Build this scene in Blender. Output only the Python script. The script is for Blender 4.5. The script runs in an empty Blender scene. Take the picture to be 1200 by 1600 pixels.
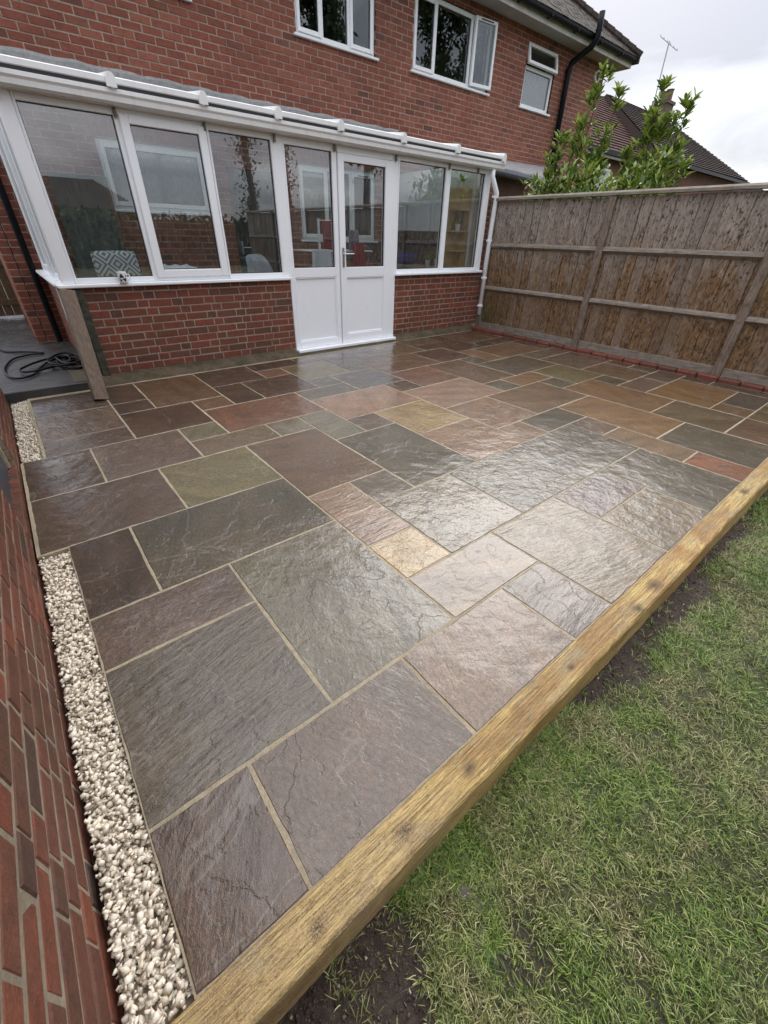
import bpy, bmesh, math, random
import numpy as np
from mathutils import Vector, Matrix
R = math.radians
rnd = random.Random(7)
scene = bpy.context.scene
COL = scene.collection

# ------------------------------------------------------------------ camera
CR = [[0.7769824489, -0.6291142010, 0.0226626605],
      [-0.3352314972, -0.4439593015, -0.8309753197],
      [0.5328396732, 0.6380560013, -0.5558474808]]       # rows: right, down, forward
CP = Vector((-0.39387, -0.71487, 1.32919))
FPX = 643.2
cam_d = bpy.data.cameras.new('camera')
cam = bpy.data.objects.new('camera', cam_d)
COL.objects.link(cam)
mw = Matrix(((CR[0][0], -CR[1][0], -CR[2][0], CP.x),
             (CR[0][1], -CR[1][1], -CR[2][1], CP.y),
             (CR[0][2], -CR[1][2], -CR[2][2], CP.z),
             (0, 0, 0, 1)))
cam.matrix_world = mw
cam_d.sensor_fit = 'VERTICAL'
cam_d.sensor_height = 36.0
cam_d.lens = FPX / 1600.0 * 36.0
cam_d.clip_start = 0.05
cam_d.clip_end = 2000
scene.camera = cam

# ------------------------------------------------------------------ sky, sun, exposure
SUN_DIR = Vector((0.70, 0.48, 0.54)).normalized()       # towards the (veiled) sun, beyond the fence and the house end
world = bpy.data.worlds.new('World')
scene.world = world
world.use_nodes = True
wn, wl = world.node_tree.nodes, world.node_tree.links
wn.clear()
w_out = wn.new('ShaderNodeOutputWorld')
w_bg = wn.new('ShaderNodeBackground')
w_bg.inputs['Strength'].default_value = 0.1
w_sky = wn.new('ShaderNodeTexSky')
w_sky.sky_type = 'NISHITA'
w_sky.sun_disc = False
w_sky.sun_elevation = math.asin(SUN_DIR.z)
w_sky.sun_rotation = math.atan2(SUN_DIR.x, SUN_DIR.y)
w_tc = wn.new('ShaderNodeTexCoord')
w_sep = wn.new('ShaderNodeSeparateXYZ')
wl.new(w_tc.outputs['Generated'], w_sep.inputs[0])
w_zc = wn.new('ShaderNodeMath'); w_zc.operation = 'MAXIMUM'; w_zc.inputs[1].default_value = 0.0
wl.new(w_sep.outputs['Z'], w_zc.inputs[0])
w_za = wn.new('ShaderNodeMath'); w_za.operation = 'ADD'; w_za.inputs[1].default_value = 0.22
wl.new(w_zc.outputs[0], w_za.inputs[0])
w_div = wn.new('ShaderNodeVectorMath'); w_div.operation = 'DIVIDE'
w_comb = wn.new('ShaderNodeCombineXYZ')
for i in range(3):
    wl.new(w_za.outputs[0], w_comb.inputs[i])
wl.new(w_tc.outputs['Generated'], w_div.inputs[0])
wl.new(w_comb.outputs[0], w_div.inputs[1])
w_noise = wn.new('ShaderNodeTexNoise')
w_noise.inputs['Scale'].default_value = 1.15
w_noise.inputs['Detail'].default_value = 7
w_noise.inputs['Roughness'].default_value = 0.52
w_noise.inputs['Distortion'].default_value = 0.35
w_off = wn.new('ShaderNodeVectorMath'); w_off.operation = 'ADD'; w_off.inputs[1].default_value = (6.2, 4.64, -1.43)
wl.new(w_div.outputs[0], w_off.inputs[0])
wl.new(w_off.outputs[0], w_noise.inputs['Vector'])
w_ramp = wn.new('ShaderNodeValToRGB')
w_ramp.color_ramp.elements[0].position = 0.36
w_ramp.color_ramp.elements[0].color = (3.5, 3.6, 4.1, 1)
w_ramp.color_ramp.elements[1].position = 0.72
w_ramp.color_ramp.elements[1].color = (10.0, 10.1, 10.5, 1)
wl.new(w_noise.outputs['Fac'], w_ramp.inputs[0])
w_mix = wn.new('ShaderNodeMixRGB')
w_mix.inputs[0].default_value = 0.93
wl.new(w_sky.outputs[0], w_mix.inputs[1])
# an overcast sky brightens from the horizon to the zenith as (1 + 2 sin e) / 3
w_cie = wn.new('ShaderNodeMath'); w_cie.operation = 'MULTIPLY_ADD'
w_cie.inputs[1].default_value = 0.78; w_cie.inputs[2].default_value = 0.30
wl.new(w_zc.outputs[0], w_cie.inputs[0])
w_mul = wn.new('ShaderNodeMixRGB'); w_mul.blend_type = 'MULTIPLY'; w_mul.inputs[0].default_value = 1.0
wl.new(w_ramp.outputs[0], w_mul.inputs[1]); wl.new(w_cie.outputs[0], w_mul.inputs[2])
wl.new(w_mul.outputs[0], w_mix.inputs[2])
wl.new(w_mix.outputs[0], w_bg.inputs['Color'])
wl.new(w_bg.outputs[0], w_out.inputs[0])

sun_d = bpy.data.lights.new('sun', 'SUN')
sun_d.energy = 0.5
sun_d.angle = R(36)
sun_d.color = (1.0, 0.965, 0.92)
sun = bpy.data.objects.new('sun', sun_d)
sun.rotation_euler = (-SUN_DIR).to_track_quat('-Z', 'Y').to_euler()
sun.location = (0, 0, 20)
COL.objects.link(sun)

scene.render.engine = 'CYCLES'
scene.view_settings.view_transform = 'Standard'
scene.view_settings.look = 'None'
scene.view_settings.exposure = 1.75
scene.view_settings.gamma = 1.0
scene.view_settings.use_curve_mapping = False
scene.cycles.use_denoising = True
scene.cycles.max_bounces = 10
scene.cycles.diffuse_bounces = 4
scene.cycles.glossy_bounces = 4
scene.cycles.transparent_max_bounces = 24
scene.cycles.sample_clamp_indirect = 6
scene.cycles.caustics_reflective = False
scene.cycles.caustics_refractive = False


def project(p):
    d = Vector(p) - CP
    x, y, z = [CR[i][0] * d.x + CR[i][1] * d.y + CR[i][2] * d.z for i in range(3)]
    if z < 0.02:
        return None
    return (600 + FPX * x / z, 800 + FPX * y / z, z)


# ------------------------------------------------------------------ materials
class N:
    """small node-graph helper"""
    def __init__(s, name, rough=0.5):
        s.m = bpy.data.materials.new(name)
        s.m.use_nodes = True
        s.t = s.m.node_tree
        s.b = s.t.nodes['Principled BSDF']
        s.b.inputs['Roughness'].default_value = rough
        s.out = s.t.nodes['Material Output']

    def n(s, typ, **kw):
        nd = s.t.nodes.new(typ)
        for k, v in kw.items():
            setattr(nd, k, v)
        return nd

    def l(s, a, b):
        s.t.links.new(a, b)

    def pos(s):
        return s.n('ShaderNodeNewGeometry').outputs['Position']

    def obj(s):
        return s.n('ShaderNodeTexCoord').outputs['Object']

    def map(s, vec, scale=(1, 1, 1), loc=(0, 0, 0), rot=(0, 0, 0)):
        m = s.n('ShaderNodeMapping')
        m.inputs['Scale'].default_value = scale
        m.inputs['Location'].default_value = loc
        m.inputs['Rotation'].default_value = rot
        s.l(vec, m.inputs['Vector'])
        return m.outputs[0]

    def noise(s, vec, scale, detail=5, rough=0.55, dist=0.0):
        t = s.n('ShaderNodeTexNoise')
        t.inputs['Scale'].default_value = scale
        t.inputs['Detail'].default_value = detail
        t.inputs['Roughness'].default_value = rough
        t.inputs['Distortion'].default_value = dist
        s.l(vec, t.inputs['Vector'])
        return t.outputs['Fac']

    def vor(s, vec, scale, feature='F1', out='Distance'):
        t = s.n('ShaderNodeTexVoronoi', feature=feature)
        t.inputs['Scale'].default_value = scale
        s.l(vec, t.inputs['Vector'])
        return t.outputs[out]

    def ramp(s, fac, stops, interp='LINEAR'):
        r = s.n('ShaderNodeValToRGB')
        cr = r.color_ramp
        cr.interpolation = interp
        while len(cr.elements) < len(stops):
            cr.elements.new(0.5)
        for e, (p, c) in zip(cr.elements, stops):
            e.position = p
            e.color = (*c, 1) if len(c) == 3 else c
        s.l(fac, r.inputs[0])
        return r.outputs[0]

    def rampv(s, fac, stops):
        return s.ramp(fac, [(p, (v, v, v)) for p, v in stops])

    def math(s, op, a, b=None, c=None, clamp=False):
        m = s.n('ShaderNodeMath', operation=op, use_clamp=clamp)
        for i, v in enumerate((a, b, c)):
            if v is None:
                continue
            if isinstance(v, (int, float)):
                m.inputs[i].default_value = v
            else:
                s.l(v, m.inputs[i])
        return m.outputs[0]

    def mix(s, fac, a, b, mode='MIX'):
        m = s.n('ShaderNodeMixRGB', blend_type=mode)
        for i, v in enumerate((fac, a, b)):
            if isinstance(v, (int, float)):
                m.inputs[i].default_value = v
            elif isinstance(v, tuple):
                m.inputs[i].default_value = (*v, 1)
            else:
                s.l(v, m.inputs[i])
        return m.outputs[0]

    def bump(s, h, dist=0.003, strength=1.0, normal=None):
        b = s.n('ShaderNodeBump')
        b.inputs['Strength'].default_value = strength
        b.inputs['Distance'].default_value = dist
        s.l(h, b.inputs['Height'])
        if normal is not None:
            s.l(normal, b.inputs['Normal'])
        return b.outputs[0]

    def rand(s):
        """0..1 per object and per loose piece"""
        a = s.n('ShaderNodeObjectInfo').outputs['Random']
        g = s.n('ShaderNodeNewGeometry').outputs['Random Per Island']
        return s.math('FRACT', s.math('ADD', a, g))

    def col(s, v):
        s.l(v, s.b.inputs['Base Color'])

    def rgh(s, v):
        s.l(v, s.b.inputs['Roughness'])

    def nrm(s, v):
        s.l(v, s.b.inputs['Normal'])


def plain(name, c, rough=0.5, metal=0.0, var=0.12, scale=6.0, bump=0.0, spec=0.5):
    a = N(name, rough)
    p = a.pos()
    f = a.noise(p, scale, 6)
    a.col(a.ramp(f, [(0.3, tuple(x * (1 - var) for x in c)), (0.7, tuple(min(1, x * (1 + var)) for x in c))]))
    a.b.inputs['Metallic'].default_value = metal
    a.b.inputs['Specular IOR Level'].default_value = spec
    if bump:
        a.nrm(a.bump(a.noise(p, scale * 6, 6), bump))
    return a.m


M = {}


def build_materials():
    # ---- bricks
    def brick_mat(name, stops, dirt=0.35, wet=0.6, soot=(0.035, 0.028, 0.024)):
        a = N(name, wet)
        p = a.pos()
        r = a.rand()
        base = a.ramp(r, stops)
        blotch = a.noise(p, 22, 7, 0.65)
        c = a.mix(a.math('MULTIPLY', a.rampv(blotch, [(0.45, 0), (0.75, 1)]), 0.5), base, soot)
        fine = a.noise(p, 160, 4, 0.7)
        c = a.mix(0.5, c, a.ramp(fine, [(0.3, (0.55, 0.5, 0.5)), (0.7, (1.25, 1.2, 1.2))]), 'MULTIPLY')
        big = a.noise(p, 1.3, 5, 0.6)
        c = a.mix(a.math('MULTIPLY', a.rampv(big, [(0.5, 0), (0.72, 1)]), dirt), c, soot)
        a.col(c)
        h = a.math('ADD', a.noise(p, 45, 6, 0.65), a.math('MULTIPLY', fine, 0.4))
        a.nrm(a.bump(h, 0.007, 1.0))
        a.rgh(a.rampv(a.noise(p, 9, 4), [(0.3, wet - 0.12), (0.7, wet + 0.2)]))
        a.b.inputs['Specular IOR Level'].default_value = 0.35
        return a.m
    M['brick_house'] = brick_mat('house_brick', [(0, (0.24, 0.072, 0.042)), (0.3, (0.30, 0.090, 0.052)), (0.6, (0.25, 0.074, 0.044)), (0.85, (0.35, 0.120, 0.070)), (1, (0.15, 0.056, 0.036))])
    M['brick_dwarf'] = brick_mat('dwarf_wall_brick', [(0, (0.22, 0.066, 0.038)), (0.3, (0.17, 0.072, 0.043)), (0.55, (0.26, 0.072, 0.042)), (0.8, (0.19, 0.072, 0.043)), (1, (0.13, 0.064, 0.042))], 0.45)
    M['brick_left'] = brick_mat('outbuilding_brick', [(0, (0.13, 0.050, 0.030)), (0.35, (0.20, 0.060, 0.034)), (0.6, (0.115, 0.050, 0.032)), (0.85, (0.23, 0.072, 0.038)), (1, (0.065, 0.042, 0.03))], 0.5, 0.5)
    M['brick_edge'] = brick_mat('edging_brick', [(0, (0.15, 0.045, 0.028)), (0.5, (0.19, 0.058, 0.036)), (1, (0.11, 0.04, 0.028))], 0.45, 0.5)

    def mortar(name, c, moss=None):
        a = N(name, 0.85)
        p = a.pos()
        col = a.ramp(a.noise(p, 30, 6, 0.7), [(0.3, tuple(x * 0.7 for x in c)), (0.7, tuple(x * 1.2 for x in c))])
        col = a.mix(a.rampv(a.noise(p, 2.2, 5, 0.6), [(0.45, 0), (0.7, 0.5)]), col, tuple(x * 0.4 for x in c))
        if moss:
            col = a.mix(a.rampv(a.noise(p, 7, 6, 0.7), [(0.42, 0), (0.62, 0.85)]), col, moss)
        a.col(col)
        a.nrm(a.bump(a.noise(p, 120, 5, 0.7), 0.004))
        return a.m
    M['mortar'] = mortar('mortar', (0.38, 0.295, 0.235))
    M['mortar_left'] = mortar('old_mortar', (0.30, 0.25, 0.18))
    M['pointing'] = mortar('paving_pointing', (0.36, 0.30, 0.205))
    M['flashing'] = mortar('cement_flashing', (0.34, 0.34, 0.33))
    M['plinth'] = mortar('mossy_concrete', (0.115, 0.082, 0.05), (0.034, 0.034, 0.011))

    # ---- paving
    a = N('wet_sandstone', 0.25)
    p = a.pos()
    info = a.n('ShaderNodeObjectInfo')
    rn = info.outputs['Random']
    vr = a.n('ShaderNodeVectorRotate', rotation_type='Z_AXIS')
    a.l(p, vr.inputs['Vector'])
    a.l(a.math('MULTIPLY', rn, 25.0), vr.inputs['Angle'])
    off = a.n('ShaderNodeCombineXYZ')
    a.l(a.math('MULTIPLY', rn, 137.0), off.inputs[0])
    a.l(a.math('MULTIPLY', rn, 71.0), off.inputs[1])
    va = a.n('ShaderNodeVectorMath', operation='ADD')
    a.l(vr.outputs[0], va.inputs[0])
    a.l(off.outputs[0], va.inputs[1])
    v = va.outputs[0]
    # a soft warp that bends the cleavage ripples
    wv = a.n('ShaderNodeTexNoise')
    wv.inputs['Scale'].default_value = 3.2
    wv.inputs['Detail'].default_value = 3
    a.l(v, wv.inputs['Vector'])
    wsub = a.n('ShaderNodeVectorMath', operation='MULTIPLY_ADD')
    a.l(wv.outputs['Color'], wsub.inputs[0])
    wsub.inputs[1].default_value = (0.07, 0.07, 0)
    a.l(v, wsub.inputs[2])
    vw = wsub.outputs[0]
    ripple = a.noise(a.map(vw, (2.4, 10, 1)), 3.0, 5, 0.58)
    flake = a.noise(vw, 2.6, 7, 0.56, 0.15)
    # terraces: cleavage steps a millimetre or two high with crisp broken edges
    tz = a.math('MULTIPLY', flake, 9.0)
    fl = a.math('FLOOR', tz)
    fr = a.math('FRACT', tz)
    terr = a.math('ADD', fl, a.rampv(fr, [(0.0, 0.0), (0.86, 0.12), (0.97, 1.0)]))
    grain = a.noise(a.map(vw, (0.7, 1.25, 1)), 62, 6, 0.7)
    fine = a.noise(v, 260, 3, 0.6)
    rsel = a.math('FRACT', a.math('MULTIPLY', rn, 7.31))
    rip_k = a.math('MULTIPLY_ADD', info.outputs['Alpha'], 1.3, 0.10)
    ter_k = a.math('MULTIPLY_ADD', a.math('FRACT', a.math('MULTIPLY', rn, 13.7)), 0.15, 0.03)
    swell = a.noise(v, 4.5, 2, 0.5)
    lump = a.noise(vw, 15.0, 5, 0.6)
    lsel = a.rampv(a.math('FRACT', a.math('MULTIPLY', rn, 29.3)), [(0.35, 0.0), (0.65, 1.0)])
    rmix = a.n('ShaderNodeMix')
    a.l(lsel, rmix.inputs[0]); a.l(ripple, rmix.inputs[2]); a.l(lump, rmix.inputs[3])
    ripple = rmix.outputs[0]
    h = a.math('ADD', a.math('MULTIPLY', ripple, rip_k), a.math('MULTIPLY', terr, ter_k))
    h = a.math('ADD', h, a.math('MULTIPLY', grain, 0.42))
    h = a.math('ADD', h, a.math('MULTIPLY', fine, 0.14))
    a.nrm(a.bump(h, 0.0075, 0.9))
    base = info.outputs['Color']
    band = a.noise(a.map(vw, (1.0, 4.5, 1)), 1.9, 7, 0.62)
    c = a.mix(1.0, base, a.ramp(band, [(0.28, (0.62, 0.62, 0.60)), (0.5, (1, 1, 1)), (0.72, (1.35, 1.32, 1.26))]), 'MULTIPLY')
    c = a.mix(a.rampv(a.noise(v, 1.7, 6, 0.6), [(0.46, 0.0), (0.68, 0.45)]), c, a.mix(0.5, base, (0.16, 0.10, 0.06)))
    c = a.mix(0.8, c, a.ramp(grain, [(0.34, (0.5, 0.5, 0.5)), (0.66, (1.5, 1.5, 1.5))]), 'MULTIPLY')
    c = a.mix(0.7, c, a.ramp(fine, [(0.35, (0.5, 0.5, 0.5)), (0.65, (1.5, 1.5, 1.5))]), 'MULTIPLY')
    edge = a.math('MULTIPLY', a.rampv(fr, [(0.84, 0), (0.93, 1.0), (0.99, 0.0)]), a.math('MULTIPLY', ter_k, 2.2))
    c = a.mix(edge, c, (0.04, 0.034, 0.03))
    edge_glint = a.rampv(a.noise(vw, 1.5, 4, 0.55, 0.9), [(0.494, 0), (0.5, 0.22), (0.506, 0)])  # thin pale lines: highlights of broken cleavage edges painted into the stone colour
    c = a.mix(edge_glint, c, (0.34, 0.31, 0.26))
    a.col(c)
    # wet film: thin and shiny, patchily drained off the high ground
    wet = a.noise(p, 1.6, 5, 0.6)
    rr = a.math('ADD', a.rampv(wet, [(0.3, 0.35), (0.7, 0.5)]), a.math('MULTIPLY', grain, 0.12))
    a.rgh(rr)
    a.b.inputs['Specular IOR Level'].default_value = 0.25
    a.b.inputs['Coat Weight'].default_value = 1.0
    a.b.inputs['Coat IOR'].default_value = 1.52
    a.l(a.rampv(wet, [(0.3, 0.03), (0.7, 0.10)]), a.b.inputs['Coat Roughness'])
    hc = a.math('ADD', a.math('MULTIPLY', ripple, rip_k), a.math('MULTIPLY', terr, ter_k))
    hc = a.math('ADD', hc, a.math('MULTIPLY', swell, 1.3))
    hc = a.math('ADD', hc, a.math('MULTIPLY', grain, 0.10))
    a.l(a.bump(hc, 0.008, 1.0), a.b.inputs['Coat Normal'])
    M['slab'] = a.m

    # ---- timber
    a = N('sleeper_timber', 0.55)
    p = a.pos()
    wv = a.noise(p, 5, 3)
    g = a.noise(a.map(p, (1.6, 60, 60)), 3.2, 6, 0.6, 0.25)
    c = a.ramp(g, [(0.34, (0.15, 0.088, 0.03)), (0.46, (0.38, 0.255, 0.085)), (0.58, (0.55, 0.40, 0.155))])
    stain = a.noise(a.map(p, (1.1, 3, 3)), 2.0, 6, 0.6)
    c = a.mix(a.rampv(stain, [(0.47, 0), (0.6, 0.7)]), c, (0.24, 0.125, 0.04))
    grey = a.noise(a.map(p, (2.3, 5, 5), (4, 2, 1)), 2.4, 6, 0.65)
    c = a.mix(a.rampv(grey, [(0.5, 0), (0.66, 0.6)]), c, (0.27, 0.23, 0.15))
    # knots where the photograph shows them, and the amber stain towards the far end
    for (kx, ky, kr) in ((0.205, -0.428, 0.014), (-0.047, -0.425, 0.016), (1.50, -0.435, 0.022), (1.29, -0.455, 0.016), (0.78, -0.43, 0.009), (-0.33, -0.44, 0.012), (2.9, -0.42, 0.02)):
        vd = a.n('ShaderNodeVectorMath', operation='DISTANCE')
        a.l(a.map(p, (0.62, 1, 0.4)), vd.inputs[0]); vd.inputs[1].default_value = (kx * 0.62, ky, 0.0016)
        wob = a.math('MULTIPLY_ADD', a.noise(p, 60, 3), kr * 0.9, vd.outputs['Value'])
        c = a.mix(a.rampv(a.math('DIVIDE', wob, kr * 3), [(0.2, 0.97), (0.42, 0.6), (0.8, 0)]), c, (0.06, 0.03, 0.016))
    vd = a.n('ShaderNodeVectorMath', operation='DISTANCE')
    a.l(p, vd.inputs[0]); vd.inputs[1].default_value = (2.05, -0.42, 0)
    am = a.math('MULTIPLY', a.rampv(vd.outputs['Value'], [(0.15, 1), (0.62, 0)]), a.rampv(a.noise(p, 6, 5, 0.6), [(0.4, 0), (0.55, 0.9)]))
    c = a.mix(a.math('MULTIPLY', am, 0.7), c, (0.27, 0.125, 0.035))
    # sawdust and grit towards the near end
    sx = a.n('ShaderNodeSeparateXYZ'); a.l(p, sx.inputs[0])
    near = a.rampv(a.math('MULTIPLY_ADD', sx.outputs[0], 0.5, 0.5), [(0.42, 1.0), (0.62, 0.0)])
    dust = a.rampv(a.noise(p, 260, 5, 0.75), [(0.47, 0), (0.56, 1)])
    c = a.mix(a.math('MULTIPLY', near, a.math('MULTIPLY', dust, 0.75)), c, (0.50, 0.39, 0.24))
    a.col(c)
    hair = a.noise(a.map(p, (6, 90, 90)), 4.0, 6, 0.75)
    c = a.mix(0.75, c, a.ramp(hair, [(0.35, (0.5, 0.47, 0.42)), (0.62, (1.35, 1.33, 1.3))]), 'MULTIPLY')
    crk = a.noise(a.map(p, (1.1, 42, 42), (3, 1, 2)), 2.0, 4, 0.55)
    c = a.mix(a.rampv(crk, [(0.485, 0), (0.5, 0.8), (0.515, 0)]), c, (0.06, 0.035, 0.015))
    pit = a.noise(p, 95, 6, 0.75)
    c = a.mix(a.rampv(pit, [(0.56, 0), (0.66, 0.6)]), c, (0.12, 0.075, 0.03))
    a.col(c)
    h = a.math('ADD', a.math('MULTIPLY', hair, 0.9), a.math('MULTIPLY', pit, 0.9))
    h = a.math('ADD', a.math('MULTIPLY', g, 0.8), h)
    a.nrm(a.bump(h, 0.004, 0.8))
    a.rgh(a.rampv(stain, [(0.35, 0.62), (0.65, 0.33)]))
    M['sleeper'] = a.m

    a = N('weathered_fence', 0.75)
    p = a.pos()
    r = a.rand()
    sx = a.n('ShaderNodeSeparateXYZ'); a.l(p, sx.inputs[0])
    grain = a.noise(a.map(p, (14, 14, 2.6)), 3.4, 8, 0.7)
    blot = a.noise(a.map(p, (4, 4, 1.5)), 3.0, 7, 0.68)
    spots = a.noise(a.map(p, (1, 1, 0.5)), 42, 7, 0.72, 0.5)
    top = a.ramp(grain, [(0.3, (0.155, 0.122, 0.098)), (0.5, (0.32, 0.265, 0.222)), (0.7, (0.47, 0.41, 0.355))])
    low = a.ramp(grain, [(0.3, (0.072, 0.042, 0.022)), (0.5, (0.20, 0.115, 0.056)), (0.7, (0.33, 0.22, 0.128))])
    # rain-washed grey top, tannin-brown below: a weathering line with a ragged shape of its own
    zz = a.math('ADD', sx.outputs[2], a.math('MULTIPLY', a.math('SUBTRACT', blot, 0.5), 1.9))
    zz = a.math('ADD', zz, a.math('MULTIPLY', a.math('SUBTRACT', r, 0.5), 0.25))
    c = a.mix(a.rampv(a.math('MULTIPLY', zz, 0.5), [(0.42, 0), (0.72, 1)]), low, top)
    c = a.mix(a.rampv(spots, [(0.53, 0), (0.585, 0.88)]), c, (0.035, 0.028, 0.024))
    c = a.mix(a.rampv(a.noise(a.map(p, (1, 1, 0.6)), 13, 6, 0.72), [(0.56, 0), (0.68, 0.5)]), c, (0.34, 0.30, 0.25))
    c = a.mix(a.math('MULTIPLY', a.math('SUBTRACT', r, 0.3), 0.55, clamp=True), c, (0.13, 0.098, 0.074))
    c = a.mix(a.math('MULTIPLY', a.math('SUBTRACT', a.math('FRACT', a.math('MULTIPLY', r, 7.7)), 0.55), 0.45, clamp=True), c, (0.42, 0.36, 0.30))
    # algae low down in the damp corner
    alg = a.math('MULTIPLY', a.rampv(a.math('MULTIPLY_ADD', sx.outputs[1], 0.5, -1.5), [(0.3, 0), (0.7, 1)]), a.rampv(sx.outputs[2], [(0.25, 1), (0.65, 0)]))
    c = a.mix(a.math('MULTIPLY', alg, a.rampv(blot, [(0.35, 0.3), (0.6, 0.85)])), c, (0.05, 0.062, 0.02))
    c = a.mix(a.math('MULTIPLY', a.rampv(a.noise(p, 6, 5, 0.7), [(0.55, 0), (0.7, 0.65)]), a.rampv(sx.outputs[2], [(0.1, 1), (0.3, 0)])), c, (0.40, 0.37, 0.32))
    a.col(c)
    a.nrm(a.bump(a.math('ADD', grain, a.math('MULTIPLY', spots, 0.9)), 0.006, 0.9))
    a.b.inputs['Specular IOR Level'].default_value = 0.15
    M['fence'] = a.m
    mgap = 0

    a = N('weathered_rail', 0.75)
    p = a.pos()
    g = a.noise(a.map(p, (30, 2.2, 30)), 2.5, 6, 0.62)
    c = a.ramp(g, [(0.25, (0.115, 0.092, 0.073)), (0.5, (0.225, 0.187, 0.152)), (0.75, (0.35, 0.305, 0.255))])
    c = a.mix(a.rampv(a.noise(p, 14, 6, 0.7), [(0.5, 0), (0.7, 0.6)]), c, (0.07, 0.05, 0.035))
    a.col(c)
    a.nrm(a.bump(g, 0.003))
    M['rail'] = a.m

    a = N('weathered_post', 0.75)
    p = a.pos()
    g = a.noise(a.map(p, (30, 30, 2.2)), 2.5, 6, 0.62)
    c = a.ramp(g, [(0.25, (0.085, 0.062, 0.045)), (0.5, (0.19, 0.142, 0.106)), (0.75, (0.31, 0.25, 0.20))])
    c = a.mix(a.rampv(a.noise(p, 16, 6, 0.7), [(0.48, 0), (0.66, 0.7)]), c, (0.075, 0.05, 0.034))
    a.col(c)
    a.nrm(a.bump(g, 0.003))
    M['post'] = a.m
    a = N('brown_timber', 0.5)
    p = a.pos()
    g = a.noise(a.map(p, (40, 12, 3)), 2.2, 6, 0.62)
    c = a.ramp(g, [(0.25, (0.045, 0.025, 0.013)), (0.5, (0.11, 0.064, 0.032)), (0.75, (0.18, 0.115, 0.06))])
    c = a.mix(a.rampv(a.noise(p, 18, 5, 0.7), [(0.52, 0), (0.7, 0.7)]), c, (0.05, 0.036, 0.025))
    a.col(c)
    a.nrm(a.bump(g, 0.003))
    M['brown_timber'] = a.m
    M['mossy_timber'] = plain('mossy_timber', (0.055, 0.055, 0.038), 0.8, var=0.6, scale=25, bump=0.004)
    M['pale_timber'] = plain('pale_timber', (0.42, 0.33, 0.22), 0.7, var=0.3, scale=40, bump=0.002)
    M['shelf_wood'] = plain('shelf_pine', (0.46, 0.31, 0.13), 0.5, var=0.15, scale=12)

    # ---- plastics, metal
    def upvc(name, c, grime):
        a = N(name, 0.3)
        p = a.pos()
        f = a.noise(a.map(p, (1, 1, 0.4)), 9, 6, 0.65)
        cc = a.mix(a.rampv(f, [(0.5, 0), (0.78, grime)]), c, (0.42, 0.40, 0.36))
        cc = a.mix(a.rampv(a.noise(p, 55, 5, 0.7), [(0.56, 0), (0.75, grime * 0.5)]), cc, (0.35, 0.33, 0.28))
        a.col(cc)
        a.rgh(a.rampv(f, [(0.3, 0.24), (0.8, 0.5)]))
        return a.m
    M['upvc'] = upvc('white_upvc', (0.90, 0.92, 0.94), 0.06)
    M['upvc_dirty'] = upvc('grimy_upvc', (0.80, 0.80, 0.79), 0.32)
    M['gasket'] = plain('black_gasket', (0.012, 0.012, 0.013), 0.5, var=0.2)
    M['black_plastic'] = plain('black_plastic', (0.008, 0.009, 0.011), 0.35, var=0.3, scale=15, spec=0.15)
    M['grey_gutter'] = plain('grey_gutter', (0.06, 0.07, 0.085), 0.35, var=0.25, scale=10)
    M['metal'] = plain('brushed_handle', (0.55, 0.55, 0.55), 0.3, 1.0, var=0.1)
    M['galv'] = plain('aerial_metal', (0.45, 0.45, 0.47), 0.4, 0.8)
    M['bolt'] = plain('rusty_bracket', (0.20, 0.17, 0.13), 0.6, 0.2, var=0.4, scale=60)
    M['door_blue'] = plain('slate_blue_door', (0.045, 0.055, 0.07), 0.4, var=0.15)

    def glass(name, tint, f0, rough=0.0, white=0.0, dirt=0.0):
        a = N(name)
        t = a.t
        t.nodes.remove(a.b)
        lw = a.n('ShaderNodeLayerWeight')
        lw.inputs['Blend'].default_value = 0.5
        pw = a.math('POWER', lw.outputs['Facing'], 4.0)
        fac = a.math('MULTIPLY_ADD', pw, 1 - f0, f0)
        tr = a.n('ShaderNodeBsdfTransparent'); tr.inputs[0].default_value = (*tint, 1)
        gl = a.n('ShaderNodeBsdfGlossy'); gl.inputs[0].default_value = (1, 1, 1, 1); gl.inputs['Roughness'].default_value = rough
        # panes are never quite flat
        gl_b = a.bump(a.noise(a.pos(), 1.3, 1, 0.4), 0.0015, 0.5)
        a.l(gl_b, gl.inputs['Normal'])
        mx = a.n('ShaderNodeMixShader')
        a.l(fac, mx.inputs[0]); a.l(tr.outputs[0], mx.inputs[1]); a.l(gl.outputs[0], mx.inputs[2])
        res = mx.outputs[0]
        if white or dirt:
            df = a.n('ShaderNodeBsdfDiffuse'); df.inputs[0].default_value = (0.7, 0.74, 0.76, 1)
            m2 = a.n('ShaderNodeMixShader')
            runs = a.noise(a.map(a.pos(), (30, 30, 1.5)), 3.0, 5, 0.6)
            a.l(a.math('ADD', a.rampv(runs, [(0.45, 0.0), (0.75, dirt)]), white), m2.inputs[0])
            a.l(res, m2.inputs[1]); a.l(df.outputs[0], m2.inputs[2])
            res = m2.outputs[0]
        a.l(res, a.out.inputs[0])
        return a.m
    M['glass'] = glass('clear_glass', (0.92, 0.94, 0.935), 0.125, 0.0, 0.0, 0.05)
    M['glass_up'] = glass('upstairs_glass', (0.75, 0.8, 0.8), 0.10)
    M['glass_frost'] = glass('frosted_glass', (0.55, 0.62, 0.62), 0.12, 0.05, 0.18, 0.15)

    a = N('polycarbonate', 0.35)
    t = a.t; t.nodes.remove(a.b)
    tl = a.n('ShaderNodeBsdfTranslucent'); tl.inputs[0].default_value = (0.78, 0.82, 0.82, 1)
    tr = a.n('ShaderNodeBsdfTransparent'); tr.inputs[0].default_value = (0.72, 0.76, 0.76, 1)
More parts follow.
